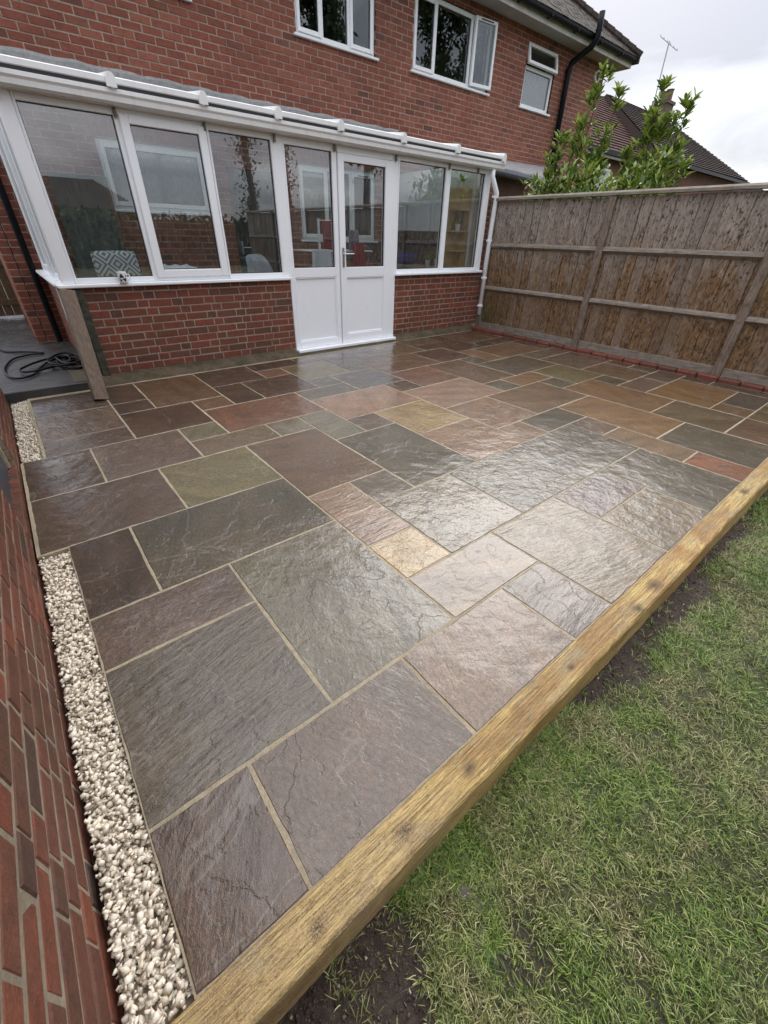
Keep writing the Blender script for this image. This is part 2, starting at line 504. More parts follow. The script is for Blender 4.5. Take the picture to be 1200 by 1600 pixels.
    df = a.n('ShaderNodeBsdfGlossy'); df.inputs['Roughness'].default_value = 0.2
    m1 = a.n('ShaderNodeMixShader'); m1.inputs[0].default_value = 0.45
    a.l(tl.outputs[0], m1.inputs[1]); a.l(tr.outputs[0], m1.inputs[2])
    m2 = a.n('ShaderNodeMixShader'); m2.inputs[0].default_value = 0.1
    a.l(m1.outputs[0], m2.inputs[1]); a.l(df.outputs[0], m2.inputs[2])
    a.l(m2.outputs[0], a.out.inputs[0])
    M['polycarb'] = a.m

    # ---- roofs
    def roof(name, c1, c2, lichen):
        a = N(name, 0.75)
        p = a.pos()
        r = a.rand()
        c = a.ramp(r, [(0, c1), (0.6, c2), (1, tuple(x * 0.7 for x in c1))])
        c = a.mix(a.rampv(a.noise(p, 6, 7, 0.7), [(0.5, 0), (0.68, 0.75)]), c, lichen)
        a.col(c)
        a.nrm(a.bump(a.noise(p, 40, 5, 0.7), 0.006))
        a.b.inputs['Specular IOR Level'].default_value = 0.08
        return a.m
    M['roof_main'] = roof('old_roof_tile', (0.034, 0.027, 0.023), (0.052, 0.041, 0.034), (0.075, 0.068, 0.057))
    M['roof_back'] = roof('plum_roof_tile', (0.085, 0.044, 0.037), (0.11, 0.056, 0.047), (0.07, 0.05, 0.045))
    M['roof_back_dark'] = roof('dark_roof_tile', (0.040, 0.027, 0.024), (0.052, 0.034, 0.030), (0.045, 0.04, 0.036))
    M['soffit'] = plain('grey_soffit', (0.42, 0.40, 0.39), 0.7, var=0.12, scale=3)
    M['fascia'] = plain('old_fascia', (0.62, 0.60, 0.57), 0.6, var=0.25, scale=5)
    M['chimney'] = plain('chimney_brick', (0.12, 0.085, 0.065), 0.8, var=0.4, scale=8)
    M['pot'] = plain('terracotta_pot', (0.16, 0.10, 0.07), 0.8)
    M['render_wall'] = plain('far_brick', (0.17, 0.08, 0.055), 0.8, var=0.3, scale=5)
    a = N('ribbed_roof', 0.5)
    p = a.pos()
    c = a.ramp(a.noise(a.map(p, (1, 6, 6)), 3, 6, 0.6), [(0.3, (0.20, 0.20, 0.20)), (0.7, (0.42, 0.42, 0.43))])
    a.col(c)
    M['ribbed'] = a.m

    # ---- ground
    a = N('wet_concrete', 0.35)
    p = a.pos()
    f = a.noise(p, 5, 8, 0.65)
    c = a.ramp(f, [(0.3, (0.02, 0.02, 0.021)), (0.7, (0.065, 0.063, 0.06))])
    c = a.mix(a.rampv(a.noise(p, 90, 4, 0.7), [(0.5, 0), (0.7, 0.5)]), c, (0.035, 0.035, 0.034))
    a.col(c)
    a.rgh(a.rampv(a.noise(p, 2.2, 5), [(0.35, 0.12), (0.65, 0.5)]))
    a.nrm(a.bump(a.noise(p, 55, 6, 0.7), 0.005))
    M['concrete'] = a.m

    a = N('lawn_soil', 0.85)
    p = a.pos()
    soil = a.ramp(a.noise(p, 40, 7, 0.7), [(0.3, (0.022, 0.015, 0.011)), (0.55, (0.06, 0.04, 0.029)), (0.75, (0.12, 0.085, 0.062))])
    grit = a.vor(p, 150)
    soil = a.mix(a.rampv(grit, [(0.12, 0.8), (0.2, 0)]), soil, (0.19, 0.15, 0.12))
    thatch = a.ramp(a.noise(p, 60, 6, 0.7), [(0.3, (0.028, 0.032, 0.012)), (0.6, (0.075, 0.08, 0.03)), (0.8, (0.14, 0.12, 0.06))])
    at = a.n('ShaderNodeAttribute', attribute_name='bare')
    c = a.mix(at.outputs['Fac'], thatch, soil)
    a.col(c)
    a.rgh(a.rampv(a.noise(p, 6, 5), [(0.3, 0.5), (0.7, 0.95)]))
    a.nrm(a.bump(a.math('ADD', a.noise(p, 70, 7, 0.75), a.math('MULTIPLY', a.noise(p, 14, 5), 1.5)), 0.012))
    M['lawn'] = a.m

    a = N('grass_blade', 0.5)
    g = a.n('ShaderNodeNewGeometry').outputs['Random Per Island']
    p = a.pos()
    patch = a.noise(p, 4.6, 6, 0.66)
    green = a.ramp(g, [(0, (0.024, 0.05, 0.008)), (0.45, (0.10, 0.175, 0.024)), (0.8, (0.21, 0.30, 0.048)), (1, (0.38, 0.40, 0.14))])
    straw = a.ramp(g, [(0, (0.05, 0.044, 0.017)), (0.5, (0.19, 0.175, 0.065)), (0.85, (0.38, 0.33, 0.17)), (1, (0.60, 0.52, 0.33))])
    a.col(a.mix(a.rampv(patch, [(0.43, 0.05), (0.63, 0.9)]), green, straw))
    a.b.inputs['Specular IOR Level'].default_value = 0.4
    a.b.inputs['Roughness'].default_value = 0.42
    M['grass'] = a.m

    a = N('limestone_chip', 0.8)
    g = a.n('ShaderNodeNewGeometry').outputs['Random Per Island']
    c = a.ramp(g, [(0, (0.58, 0.50, 0.39)), (0.3, (0.78, 0.69, 0.55)), (0.7, (0.86, 0.79, 0.66)), (1, (0.68, 0.61, 0.50))])
    p = a.pos()
    c = a.mix(0.4, c, a.ramp(a.noise(p, 160, 4, 0.7), [(0.3, (0.75, 0.72, 0.68)), (0.7, (1.15, 1.15, 1.15))]), 'MULTIPLY')
    a.col(c)
    a.nrm(a.bump(a.noise(p, 260, 4), 0.001))
    M['gravel'] = a.m
    M['pebble'] = plain('lawn_stone', (0.085, 0.07, 0.055), 0.8, var=0.3, scale=60, bump=0.003)
    a = N('soil_crumb', 0.8)
    g = a.n('ShaderNodeNewGeometry').outputs['Random Per Island']
    a.col(a.ramp(g, [(0, (0.022, 0.015, 0.011)), (0.6, (0.06, 0.042, 0.03)), (0.88, (0.12, 0.09, 0.068)), (0.95, (0.26, 0.22, 0.18)), (1, (0.42, 0.38, 0.32))]))
    M['crumb'] = a.m
    M['dirt_bed'] = plain('gravel_bed', (0.42, 0.35, 0.27), 0.9, var=0.4, scale=40)

    # ---- plants
    def leaf(name, stops, rough=0.3):
        a = N(name, rough)
        g = a.n('ShaderNodeNewGeometry').outputs['Random Per Island']
        a.col(a.ramp(g, stops))
        a.b.inputs['Subsurface Weight'].default_value = 0.0
        t = a.n('ShaderNodeBsdfTranslucent')
        a.l(a.ramp(g, [(p, tuple(min(1, x * 1.5) for x in c)) for p, c in stops]), t.inputs[0])
        mx = a.n('ShaderNodeMixShader'); mx.inputs[0].default_value = 0.25
        a.l(a.b.outputs[0], mx.inputs[1]); a.l(t.outputs[0], mx.inputs[2])
        a.l(mx.outputs[0], a.out.inputs[0])
        return a.m
    M['laurel'] = leaf('laurel_leaf', [(0, (0.04, 0.08, 0.014)), (0.35, (0.12, 0.19, 0.030)), (0.7, (0.23, 0.30, 0.052)), (1, (0.36, 0.40, 0.11))], 0.28)
    M['tree_leaf'] = leaf('tree_leaf', [(0, (0.02, 0.035, 0.01)), (0.6, (0.045, 0.07, 0.018)), (1, (0.08, 0.11, 0.03))], 0.5)
    M['bark'] = plain('bark', (0.10, 0.075, 0.05), 0.85, var=0.4, scale=20, bump=0.01)

    # ---- inside the conservatory
    M['interior_floor'] = plain('floor_tile', (0.22, 0.20, 0.18), 0.4, var=0.15)
    M['plaster'] = plain('white_plaster', (0.62, 0.61, 0.58), 0.8, var=0.06)
    M['cabinet'] = plain('white_cabinet', (0.62, 0.64, 0.66), 0.45, var=0.05)
    M['worktop'] = plain('pale_worktop', (0.38, 0.33, 0.27), 0.4, var=0.2, scale=50)
    a = N('mosaic_splashback', 0.3)
    p = a.pos()
    c = a.ramp(a.vor(p, 26, out='Color'), [(0.2, (0.03, 0.03, 0.035)), (0.6, (0.10, 0.095, 0.09)), (0.9, (0.25, 0.22, 0.2))])
    a.col(c)
    M['mosaic'] = a.m
    M['green_board'] = plain('dark_green_board', (0.035, 0.048, 0.042), 0.6, var=0.4, scale=4)
    M['black_door'] = plain('black_door', (0.012, 0.014, 0.015), 0.4, var=0.2)
    M['grey_cloth'] = plain('grey_cloth', (0.30, 0.34, 0.38), 0.9, var=0.2, scale=30)
    M['white_cloth'] = plain('white_towel', (0.60, 0.64, 0.68), 0.9, var=0.1, scale=30)
    M['red_cloth'] = plain('red_cloth', (0.22, 0.012, 0.03), 0.9, var=0.2, scale=20)
    M['blue_plastic'] = plain('blue_plastic', (0.02, 0.035, 0.22), 0.5, var=0.2)
    M['lilac_cloth'] = plain('lilac_cloth', (0.22, 0.19, 0.24), 0.9, var=0.2, scale=20)
    M['chair_black'] = plain('black_chair', (0.02, 0.02, 0.022), 0.5)
    M['pot_white'] = plain('white_pot', (0.6, 0.58, 0.54), 0.5)
    M['cow_black'] = plain('cow_spot', (0.015, 0.013, 0.012), 0.35)
    # cushion: concentric diamonds woven in two greys
    a = N('diamond_weave', 0.95)
    o = a.obj()
    s = a.n('ShaderNodeSeparateXYZ'); a.l(o, s.inputs[0])
    fx = a.math('ABSOLUTE', a.math('SUBTRACT', a.math('FRACT', a.math('MULTIPLY', s.outputs[0], 5.2)), 0.5))
    fz = a.math('ABSOLUTE', a.math('SUBTRACT', a.math('FRACT', a.math('MULTIPLY', s.outputs[2], 5.2)), 0.5))
    d = a.math('FRACT', a.math('MULTIPLY', a.math('ADD', fx, fz), 4.0))
    a.col(a.ramp(d, [(0.42, (0.16, 0.19, 0.22)), (0.5, (0.60, 0.62, 0.62))]))
    a.nrm(a.bump(a.noise(o, 220, 3), 0.003))
    M['cushion'] = a.m


build_materials()


# ------------------------------------------------------------------ mesh helpers
class MB:
    def __init__(s):
        s.v, s.f = [], []

    def add(s, vs, fs):
        o = len(s.v)
        s.v += [tuple(x) for x in vs]
        s.f += [tuple(i + o for i in f) for f in fs]
        return s

    def box(s, x0, x1, y0, y1, z0, z1, b=0.0):
        if b <= 0:
            v = [(x, y, z) for x in (x0, x1) for y in (y0, y1) for z in (z0, z1)]
            f = [(0, 1, 3, 2), (4, 6, 7, 5), (0, 4, 5, 1), (2, 3, 7, 6), (0, 2, 6, 4), (1, 5, 7, 3)]
            return s.add(v, f)
        # bevelled box through bmesh
        bm = bmesh.new()
        bmesh.ops.create_cube(bm, size=1)
        for vv in bm.verts:
            vv.co = Vector(((x0 + x1) / 2 + vv.co.x * (x1 - x0), (y0 + y1) / 2 + vv.co.y * (y1 - y0), (z0 + z1) / 2 + vv.co.z * (z1 - z0)))
        bmesh.ops.bevel(bm, geom=list(bm.edges), offset=b, segments=1, affect='EDGES')
        bm.verts.index_update()
        s.add([vv.co[:] for vv in bm.verts], [[vv.index for vv in ff.verts] for ff in bm.faces])
        bm.free()
        return s

    def obox(s, c, ax, ay, az):
        """oriented box: centre and three half-axis vectors"""
        c, ax, ay, az = Vector(c), Vector(ax), Vector(ay), Vector(az)
        v = [c + ax * i + ay * j + az * k for i in (-1, 1) for j in (-1, 1) for k in (-1, 1)]
        return s.add(v, [(0, 1, 3, 2), (4, 6, 7, 5), (0, 4, 5, 1), (2, 3, 7, 6), (0, 2, 6, 4), (1, 5, 7, 3)])

    def bar(s, p0, p1, w, h, up=(0, 0, 1)):
        p0, p1 = Vector(p0), Vector(p1)
        d = p1 - p0
        a = d.normalized()
        sd = a.cross(Vector(up))
        if sd.length < 1e-5:
            sd = a.cross(Vector((0, 1, 0)))
        sd.normalize()
        u = sd.cross(a)
        return s.obox((p0 + p1) / 2, d / 2, sd * w / 2, u * h / 2)

    def prism(s, prof, axis, a0, a1):
        """closed profile (list of 2-tuples) extruded along axis 'x','y','z'"""
        n = len(prof)

        def P(p, t):
            if axis == 'x':
                return (t, p[0], p[1])
            if axis == 'y':
                return (p[0], t, p[1])
            return (p[0], p[1], t)
        v = [P(p, a0) for p in prof] + [P(p, a1) for p in prof]
        f = [(i, (i + 1) % n, n + (i + 1) % n, n + i) for i in range(n)]
        f += [tuple(range(n - 1, -1, -1)), tuple(range(n, 2 * n))]
        return s.add(v, f)

    def tube(s, pts, r, n=8, cap=True, rs=None):
        pts = [Vector(p) for p in pts]
        rings = []
        up = None
        for i, p in enumerate(pts):
            t = (pts[min(i + 1, len(pts) - 1)] - pts[max(i - 1, 0)])
            if t.length < 1e-9:
                t = Vector((0, 0, 1))
            t.normalize()
            if up is None:
                up = Vector((0, 0, 1)) if abs(t.z) < 0.9 else Vector((1, 0, 0))
            sd = t.cross(up)
            if sd.length < 1e-6:
                sd = t.cross(Vector((0, 1, 0)))
            sd.normalize()
            up = sd.cross(t).normalized()
            rr = rs[i] if rs else r
            rings.append([p + (sd * math.cos(2 * math.pi * k / n) + up * math.sin(2 * math.pi * k / n)) * rr for k in range(n)])
        v = [q for rg in rings for q in rg]
        f = []
        for i in range(len(rings) - 1):
            for k in range(n):
                f.append((i * n + k, i * n + (k + 1) % n, (i + 1) * n + (k + 1) % n, (i + 1) * n + k))
        if cap:
            f.append(tuple(range(n - 1, -1, -1)))
            f.append(tuple(range((len(rings) - 1) * n, len(rings) * n)))
        return s.add(v, f)

    def lathe(s, prof, c=(0, 0, 0), n=16):
        v, f = [], []
        for r, z in prof:
            for k in range(n):
                v.append((c[0] + r * math.cos(2 * math.pi * k / n), c[1] + r * math.sin(2 * math.pi * k / n), c[2] + z))
        for i in range(len(prof) - 1):
            for k in range(n):
                f.append((i * n + k, i * n + (k + 1) % n, (i + 1) * n + (k + 1) % n, (i + 1) * n + k))
        f.append(tuple(range(n - 1, -1, -1)))
        f.append(tuple(range((len(prof) - 1) * n, len(prof) * n)))
        return s.add(v, f)

    def mesh(s, name, mat, smooth=False):
        me = bpy.data.meshes.new(name)
        me.from_pydata(s.v, [], s.f)
        me.materials.append(M[mat] if isinstance(mat, str) else mat)
        if smooth:
            me.polygons.foreach_set('use_smooth', [True] * len(me.polygons))
        me.validate()
        me.update()
        return me

    def build(s, name, mat, parent=None, smooth=False, fix=True):
        me = s.mesh(name, mat, smooth)
        if fix:
            bm = bmesh.new(); bm.from_mesh(me)
            bmesh.ops.recalc_face_normals(bm, faces=bm.faces)
            bm.to_mesh(me); bm.free()
        return link(name, me, parent)


def link(name, data, parent=None):
    o = bpy.data.objects.new(name, data)
    COL.objects.link(o)
    if parent is not None:
        o.parent = parent
    return o


def tag(o, label=None, cat=None, group=None, kind=None):
    if label: o['label'] = label
    if cat: o['category'] = cat
    if group: o['group'] = group
    if kind: o['kind'] = kind
    return o


def thing(name, label, cat, group=None):
    return tag(link(name, None), label, cat, group)


def np_mesh(name, verts, faces_flat, per, mat, parent=None, smooth=False):
    """big meshes from numpy arrays; every face has `per` corners"""
    me = bpy.data.meshes.new(name)
    nv = len(verts); nf = len(faces_flat) // per
    me.vertices.add(nv)
    me.vertices.foreach_set('co', np.asarray(verts, dtype=np.float32).ravel())
    me.loops.add(nf * per)
    me.loops.foreach_set('vertex_index', np.asarray(faces_flat, dtype=np.int32))
    me.polygons.add(nf)
    me.polygons.foreach_set('loop_start', np.arange(nf, dtype=np.int32) * per)
    me.polygons.foreach_set('loop_total', np.full(nf, per, dtype=np.int32))
    if smooth:
        me.polygons.foreach_set('use_smooth', np.ones(nf, dtype=bool))
    me.update(calc_edges=True)
    me.materials.append(M[mat])
    return link(name, me, parent)


# ------------------------------------------------------------------ brickwork
def brick_layout(u0, u1, z0, z1, openings, bond='stretcher', jitter=0.0, course=0.075, zoff=0.0):
    out = []
    n = 0
    z = z0
    st, hd, j = 0.215, 0.1025, 0.010
    while z < z1 - 0.02:
        h0, h1 = z + 0.005, min(z + course - 0.005, z1)
        u = u0
        k = 0
        if bond == 'stretcher':
            seq = [st]
            first = st if n % 2 == 0 else hd
        else:
            seq = [st, hd]
            first = st if n % 2 == 0 else 0.05 + hd * 0.15
            if n % 2:
                k = 1
        ln = first
        idx = 0
        while u < u1 - 0.02:
            e = min(u + ln, u1)
            if e - u > 0.03:
                out.append([u, e, h0, h1])
            u = e + j
            idx += 1
            ln = seq[(idx + k) % len(seq)] if bond != 'stretcher' else st
            if jitter:
                ln += rnd.uniform(-jitter, jitter)
        z += course
        n += 1
    for (a0, a1, b0, b1) in openings:
        nxt = []
        for (p0, p1, q0, q1) in out:
            if p1 <= a0 or p0 >= a1 or q1 <= b0 or q0 >= b1:
                nxt.append([p0, p1, q0, q1]); continue
            if p0 < a0 - 0.03:
                nxt.append([p0, a0, q0, q1])
            if p1 > a1 + 0.03:
                nxt.append([a1, p1, q0, q1])
            m0, m1 = max(p0, a0), min(p1, a1)
            if q0 < b0 - 0.02:
                nxt.append([m0, m1, q0, b0])
            if q1 > b1 + 0.02:
                nxt.append([m0, m1, b1, q1])
        out = nxt
    return out


def brick_verts(w, h, d=0.034, c=0.004):
    """a brick seen from local -y: chamfered face, sides into the wall"""
    v = []
    for (dx, dz, y) in ((c, c, 0.0), (0, 0, c), (0, 0, d)):
        v += [(dx, y, dz), (w - dx, y, dz), (w - dx, y, h - dz), (dx, y, h - dz)]
    f = [(0, 1, 2, 3)]
    for r in (0, 4):
        for k in range(4):
            a, b = r + k, r + (k + 1) % 4
            f.append((a, a + 4, b + 4, b))
    return v, f


_bcache = {}


def lay_bricks(parent, bricks, origin, rotz, mat, most=300, prefer=None):
    """origin: local (u=0,z=0) on the face plane; the biggest in the picture become objects, the rest one part"""
    ox, oy, oz = origin
    ca, sa = math.cos(rotz), math.sin(rotz)

    def Wd(u, n, z):
        return (ox + u * ca - n * sa, oy + u * sa + n * ca, oz + z)
    scored = []
    for b in bricks:
        pr = [project(Wd(u, 0, z)) for u in b[:2] for z in b[2:]]
        sc = 0.0
        if all(pr):
            xs = [p[0] for p in pr]; ys = [p[1] for p in pr]
            cx, cy = sum(xs) / 4, sum(ys) / 4
            if -30 < cx < 1230 and -30 < cy < 1630:
                sc = abs((xs[1] - xs[2]) * (ys[3] - ys[0]) - (xs[3] - xs[0]) * (ys[1] - ys[2])) + 0.1
                if prefer and not prefer(b):
                    sc *= 0.02
        scored.append((sc, b))
    scored.sort(key=lambda t: -t[0])
    indiv = [b for s_, b in scored[:most] if s_ > 0]
    rest = [b for s_, b in scored[len(indiv):]]
    r2 = random.Random(int(abs(ox * 100) + abs(oy * 10)) + len(bricks))
    for (u0, u1, z0, z1) in indiv:
        w, h = round((u1 - u0) * 200) / 200, round((z1 - z0) * 500) / 500
        key = (w, h, mat)
        if key not in _bcache:
            v, f = brick_verts(w, h)
            _bcache[key] = MB().add(v, f).mesh('brick', mat)
        o = link('brick', _bcache[key], parent)
        o.location = Wd(u0, r2.uniform(-0.0015, 0.002), z0 + r2.uniform(-0.001, 0.001))
        o.rotation_euler = (r2.uniform(-0.008, 0.008), r2.uniform(-0.006, 0.006), rotz + r2.uniform(-0.005, 0.005))
    if rest:
        mb = MB()
        for (u0, u1, z0, z1) in rest:
            v, f = brick_verts(u1 - u0, z1 - z0)
            n0 = r2.uniform(-0.0015, 0.002)
            mb.add([Wd(u0 + a, n0 + b, z0 + c) for a, b, c in v], f)
        tag(mb.build('brickwork', mat, parent, fix=False), kind='stuff')


def wall_core(mb, u0, u1, z0, z1, n0, n1, openings, put):
    us = sorted({u0, u1, *[v for o in openings for v in o[:2] if u0 < v < u1]})
    zs = sorted({z0, z1, *[v for o in openings for v in o[2:] if z0 < v < z1]})
    for i in range(len(us) - 1):
        run = None
        for k in range(len(zs) - 1):
            cu, cz = (us[i] + us[i + 1]) / 2, (zs[k] + zs[k + 1]) / 2
            hole = any(o[0] < cu < o[1] and o[2] < cz < o[3] for o in openings)
            if not hole:
                put(mb, us[i], us[i + 1], zs[k], zs[k + 1], n0, n1)


# ================================================================== SETTING: ground, patio, path
HW = 6.55          # main house wall face (y)
CF = 4.50          # conservatory dwarf-wall face (y)
PY = -0.372        # inner edge of the sleeper
MOD = 0.305        # paving module

g_mb = MB().add([(-300, -300, -0.24), (300, -300, -0.24), (300, 300, -0.24), (-300, 300, -0.24)], [(0, 1, 2, 3)])
ground = tag(g_mb.build('ground', 'lawn'), kind='structure')


def bare_amount(x, y):
    """where the turf has been worn to mud: a patch by the near end and a strip along the sleeper"""
    n = math.sin(x * 7.3 + 1.1) * 0.03 + math.sin(x * 17.1) * 0.02 + math.sin(y * 23.0 + x * 5) * 0.02
    a = 0.0
    d = (x + 0.10 + n * 1.3) + (y + 0.62) * -0.25         # patch left of this line
    a = max(a, min(1, max(0, -d / 0.08)))
    w = 0.0
    if 0.55 < x < 4.5:
        t = min(1, (x - 0.55) / 0.5)
        w = (0.07 + 0.11 * math.exp(-((x - 1.15) / 0.35) ** 2) + 0.05 * math.exp(-((x - 2.0) / 0.5) ** 2)) * t
        a = max(a, min(1, max(0, (w + n - (-0.48 - y)) / 0.05)))
    for (cx, cy, r) in ((0.25, -0.98, 0.07), (0.05, -0.78, 0.06)):
        a = max(a, 0.8 * min(1, max(0, (r + n - math.hypot(x - cx, y - cy)) / 0.05)))
    return a


def lawn_z(x, y):
    z = -0.165 + 0.010 * math.sin(x * 2.1 + 0.5) * math.cos(y * 3.3) + 0.006 * math.sin(x * 7 + y * 5) + 0.004 * math.sin(x * 17 - y * 13)
    return z - 0.010 * bare_amount(x, y)


nx, ny = 160, 90
lv, lf, lb = [], [], []
for j in range(ny + 1):
    t = j / ny
    y = -0.40 - 9.6 * t ** 2.2
    for i in range(nx + 1):
        x = -0.78 + 7.0 * (i / nx) ** 1.5
        lv.append((x, y, lawn_z(x, y))); lb.append(bare_amount(x, y))
for j in range(ny):
    for i in range(nx):
        a = j * (nx + 1) + i
        lf.append((a, a + nx + 1, a + nx + 2, a + 1))
lawn_m = MB().add(lv, lf).mesh('lawn', 'lawn', True)
at = lawn_m.attributes.new('bare', 'FLOAT', 'POINT')
at.data.foreach_set('value', lb)
lawn = tag(link('lawn', lawn_m), kind='structure')

# patio bed of pointing mortar; slabs lie in it
bed = MB()
bed.box(-1.915 * MOD, 5.725, PY, 4.36, -0.16, -0.002)
bed.box(-0.712, -1.915 * MOD, 4.96 * MOD, 9.0 * MOD, -0.16, -0.0022)
patio = tag(bed.build('patio', 'pointing'), kind='structure')

COLR = {
    'br': (0.105, 0.074, 0.048), 'dk': (0.050, 0.038, 0.028), 'pu': (0.092, 0.073, 0.060), 'gr': (0.072, 0.064, 0.045),
    'gl': (0.098, 0.094, 0.070), 'ye': (0.25, 0.20, 0.095), 'pk': (0.175, 0.130, 0.098), 'gy': (0.085, 0.075, 0.058),
    'bl': (0.065, 0.063, 0.055), 'or': (0.145, 0.096, 0.053), 'rd': (0.165, 0.080, 0.053), 'tn': (0.140, 0.112, 0.080),
    'ol': (0.105, 0.090, 0.054), 'db': (0.064, 0.047, 0.033), 'lg': (0.115, 0.106, 0.082), 'gn': (0.125, 0.112, 0.062)}
B0 = PY / MOD        # sleeper edge in modules
LE = -1.92           # gravel edge
SL = [  # u0, u1, v0, v1, colour
    (LE, -1, B0, 0, 'db'), (-1, 1, B0, 0, 'pu'), (1, 3, B0, 0, 'tn'), (3, 4, B0, 0, 'pu'), (4, 6, B0, 1, 'ol'), (6, 8, B0, 0, 'ol'),
    (6, 8, 0, 1, 'pu'), (8, 10, B0, 1, 'gr'), (10, 11, B0, 0, 'rd'), (10, 11, 0, 2, 'tn'), (10, 11, 2, 3, 'pu'), (11, 13, B0, 1, 'gr'),
    (13, 15, B0, 0, 'br'), (15, 17, B0, 0, 'ol'), (17, 18.75, B0, 0, 'gy'), (13, 15, 0, 2, 'ol'), (15, 16, 0, 1, 'br'), (16, 18, 0, 1, 'bl'),
    (18, 18.75, 0, 2, 'bl'), (15, 18, 1, 3, 'or'), (18, 18.75, 2, 3, 'gr'), (15, 17, 3, 4, 'pu'), (17, 18.75, 3, 4, 'gy'), (13, 15, 2, 5, 'or'),
    (15, 16, 4, 5, 'gr'), (16, 18, 4, 6, 'br'), (18, 18.75, 4, 5, 'gr'), (18, 18.75, 5, 6, 'db'), (16, 18.75, 6, 8, 'pu'), (14, 16, 5, 7, 'gn'),
    (13, 14, 5, 6, 'gr'), (12, 14, 6, 7, 'or'), (11, 12, 6, 7, 'gy'), (10, 13, 4, 6, 'br'), (11, 13, 1, 4, 'or'), (9, 11, 3, 4, 'gr'),
    (8, 9, 3, 4, 'tn'), (7, 10, 1, 3, 'gr'), (5, 7, 1, 3, 'gr'), (3, 5, 1, 3, 'lg'), (2, 4, 0, 1, 'tn'), (2, 3, 1, 2, 'ye'),
    (2, 3, 2, 4, 'pk'), (0, 2, 0, 3, 'gl'), (LE, 0, 0, 2, 'gy'), (LE, 0, 2, 3, 'pu'), (LE, -1, 3, 5, 'dk'), (-1, 2, 3, 5, 'gr'),
    (0, 2, 5, 7, 'gn'), (-2.3, 0, 5, 7, 'db'), (-2.3, -1, 7, 9, 'db'), (-1, 1, 7, 9, 'pu'), (1, 2, 8, 9, 'gl'), (1, 3, 7, 8, 'ol'),
    (2, 4, 4, 7, 'br'), (3, 4, 7, 8, 'gl'), (4, 5, 6, 8, 'gl'), (2, 5, 8, 10, 'rd2'), (2, 3, 10, 11, 'br'), (0, 2, 9, 11, 'db'),
    (0, 1, 11, 12, 'dk'), (0, 1, 12, 14, 'db'), (1, 3, 11, 14, 'br'), (3, 5, 12, 14, 'dk'), (3, 4, 10, 12, 'dk'), (4, 6, 10, 12, 'dk'),
    (5, 6, 12, 13, 'rd2'), (5, 7, 13, 14, 'dk'), (6, 8, 11, 13, 'gn'), (7, 8, 13, 14, 'db'), (6, 7, 10, 11, 'bl'), (5, 7, 9, 10, 'gy'),
    (7, 9, 9, 11, 'bl'), (8, 11, 12, 14.1, 'db'), (8, 9, 11, 12, 'bl'), (9, 12, 10, 12, 'br'), (8, 9, 8, 9, 'db'), (5, 8, 7, 9, 'or2'),
    (5, 6, 6, 7, 'pu'), (6, 8, 5, 7, 'ye'), (4, 6, 3, 6, 'gr'), (3, 4, 3, 4, 'gy'), (6, 8, 3, 5, 'pk'), (8, 10, 4, 6, 'pk'),
    (8, 11, 6, 8, 'pk'), (9, 11, 8, 10, 'rd2'), (11, 13, 7, 10, 'br'), (12, 14, 10, 12, 'db'), (13, 14, 9, 10, 'gy'), (13, 16, 7, 9, 'gy'),
    (14, 15, 9, 11, 'or'), (15, 18, 9, 11, 'br'), (14, 16, 11, 13, 'db'), (13, 14, 12, 13, 'dk'), (11, 13, 12, 14.15, 'ol'), (13, 15, 13, 14.2, 'ol'),
    (15, 16, 13, 14.2, 'dk'), (16, 18.75, 12, 14.2, 'br'), (16, 17, 11, 12, 'db'), (17, 18.75, 11, 12, 'dk'), (18, 18.75, 9, 11, 'db'), (16, 18.75, 8, 9, 'gy'),
    (LE + 0.05, 0, 9, 10, 'db'), (LE + 0.05, 0, 10, 12, 'br'), (LE + 0.05, 0, 12, 13.85, 'db')]
COLR['rd2'] = (0.140, 0.082, 0.058)
COLR['or2'] = (0.19, 0.135, 0.092)


RIVEN = {(5, 1): 0.85, (3, 1): 0.6, (4, B0): 0.5, (7, 1): 0.55, (6, 0): 0.9, (6, B0): 0.75, (8, B0): 0.5, (-1, 7): 0.7, (LE + 0.05, 10): 1.0, (LE + 0.05, 9): 0.6,
         (LE + 0.05, 12): 0.8, (LE, 0): 0.42, (-1, 3): 0.42, (0, 0): 0.28, (LE, 2): 0.4, (-1, B0): 0.14, (LE, B0): 0.12, (1, B0): 0.12, (3, B0): 0.2, (2, 0): 0.3, (2, 1): 0.5, (1, B0): 0.25, (11, B0): 0.35}   # strongly riven faces, by lower-left corner


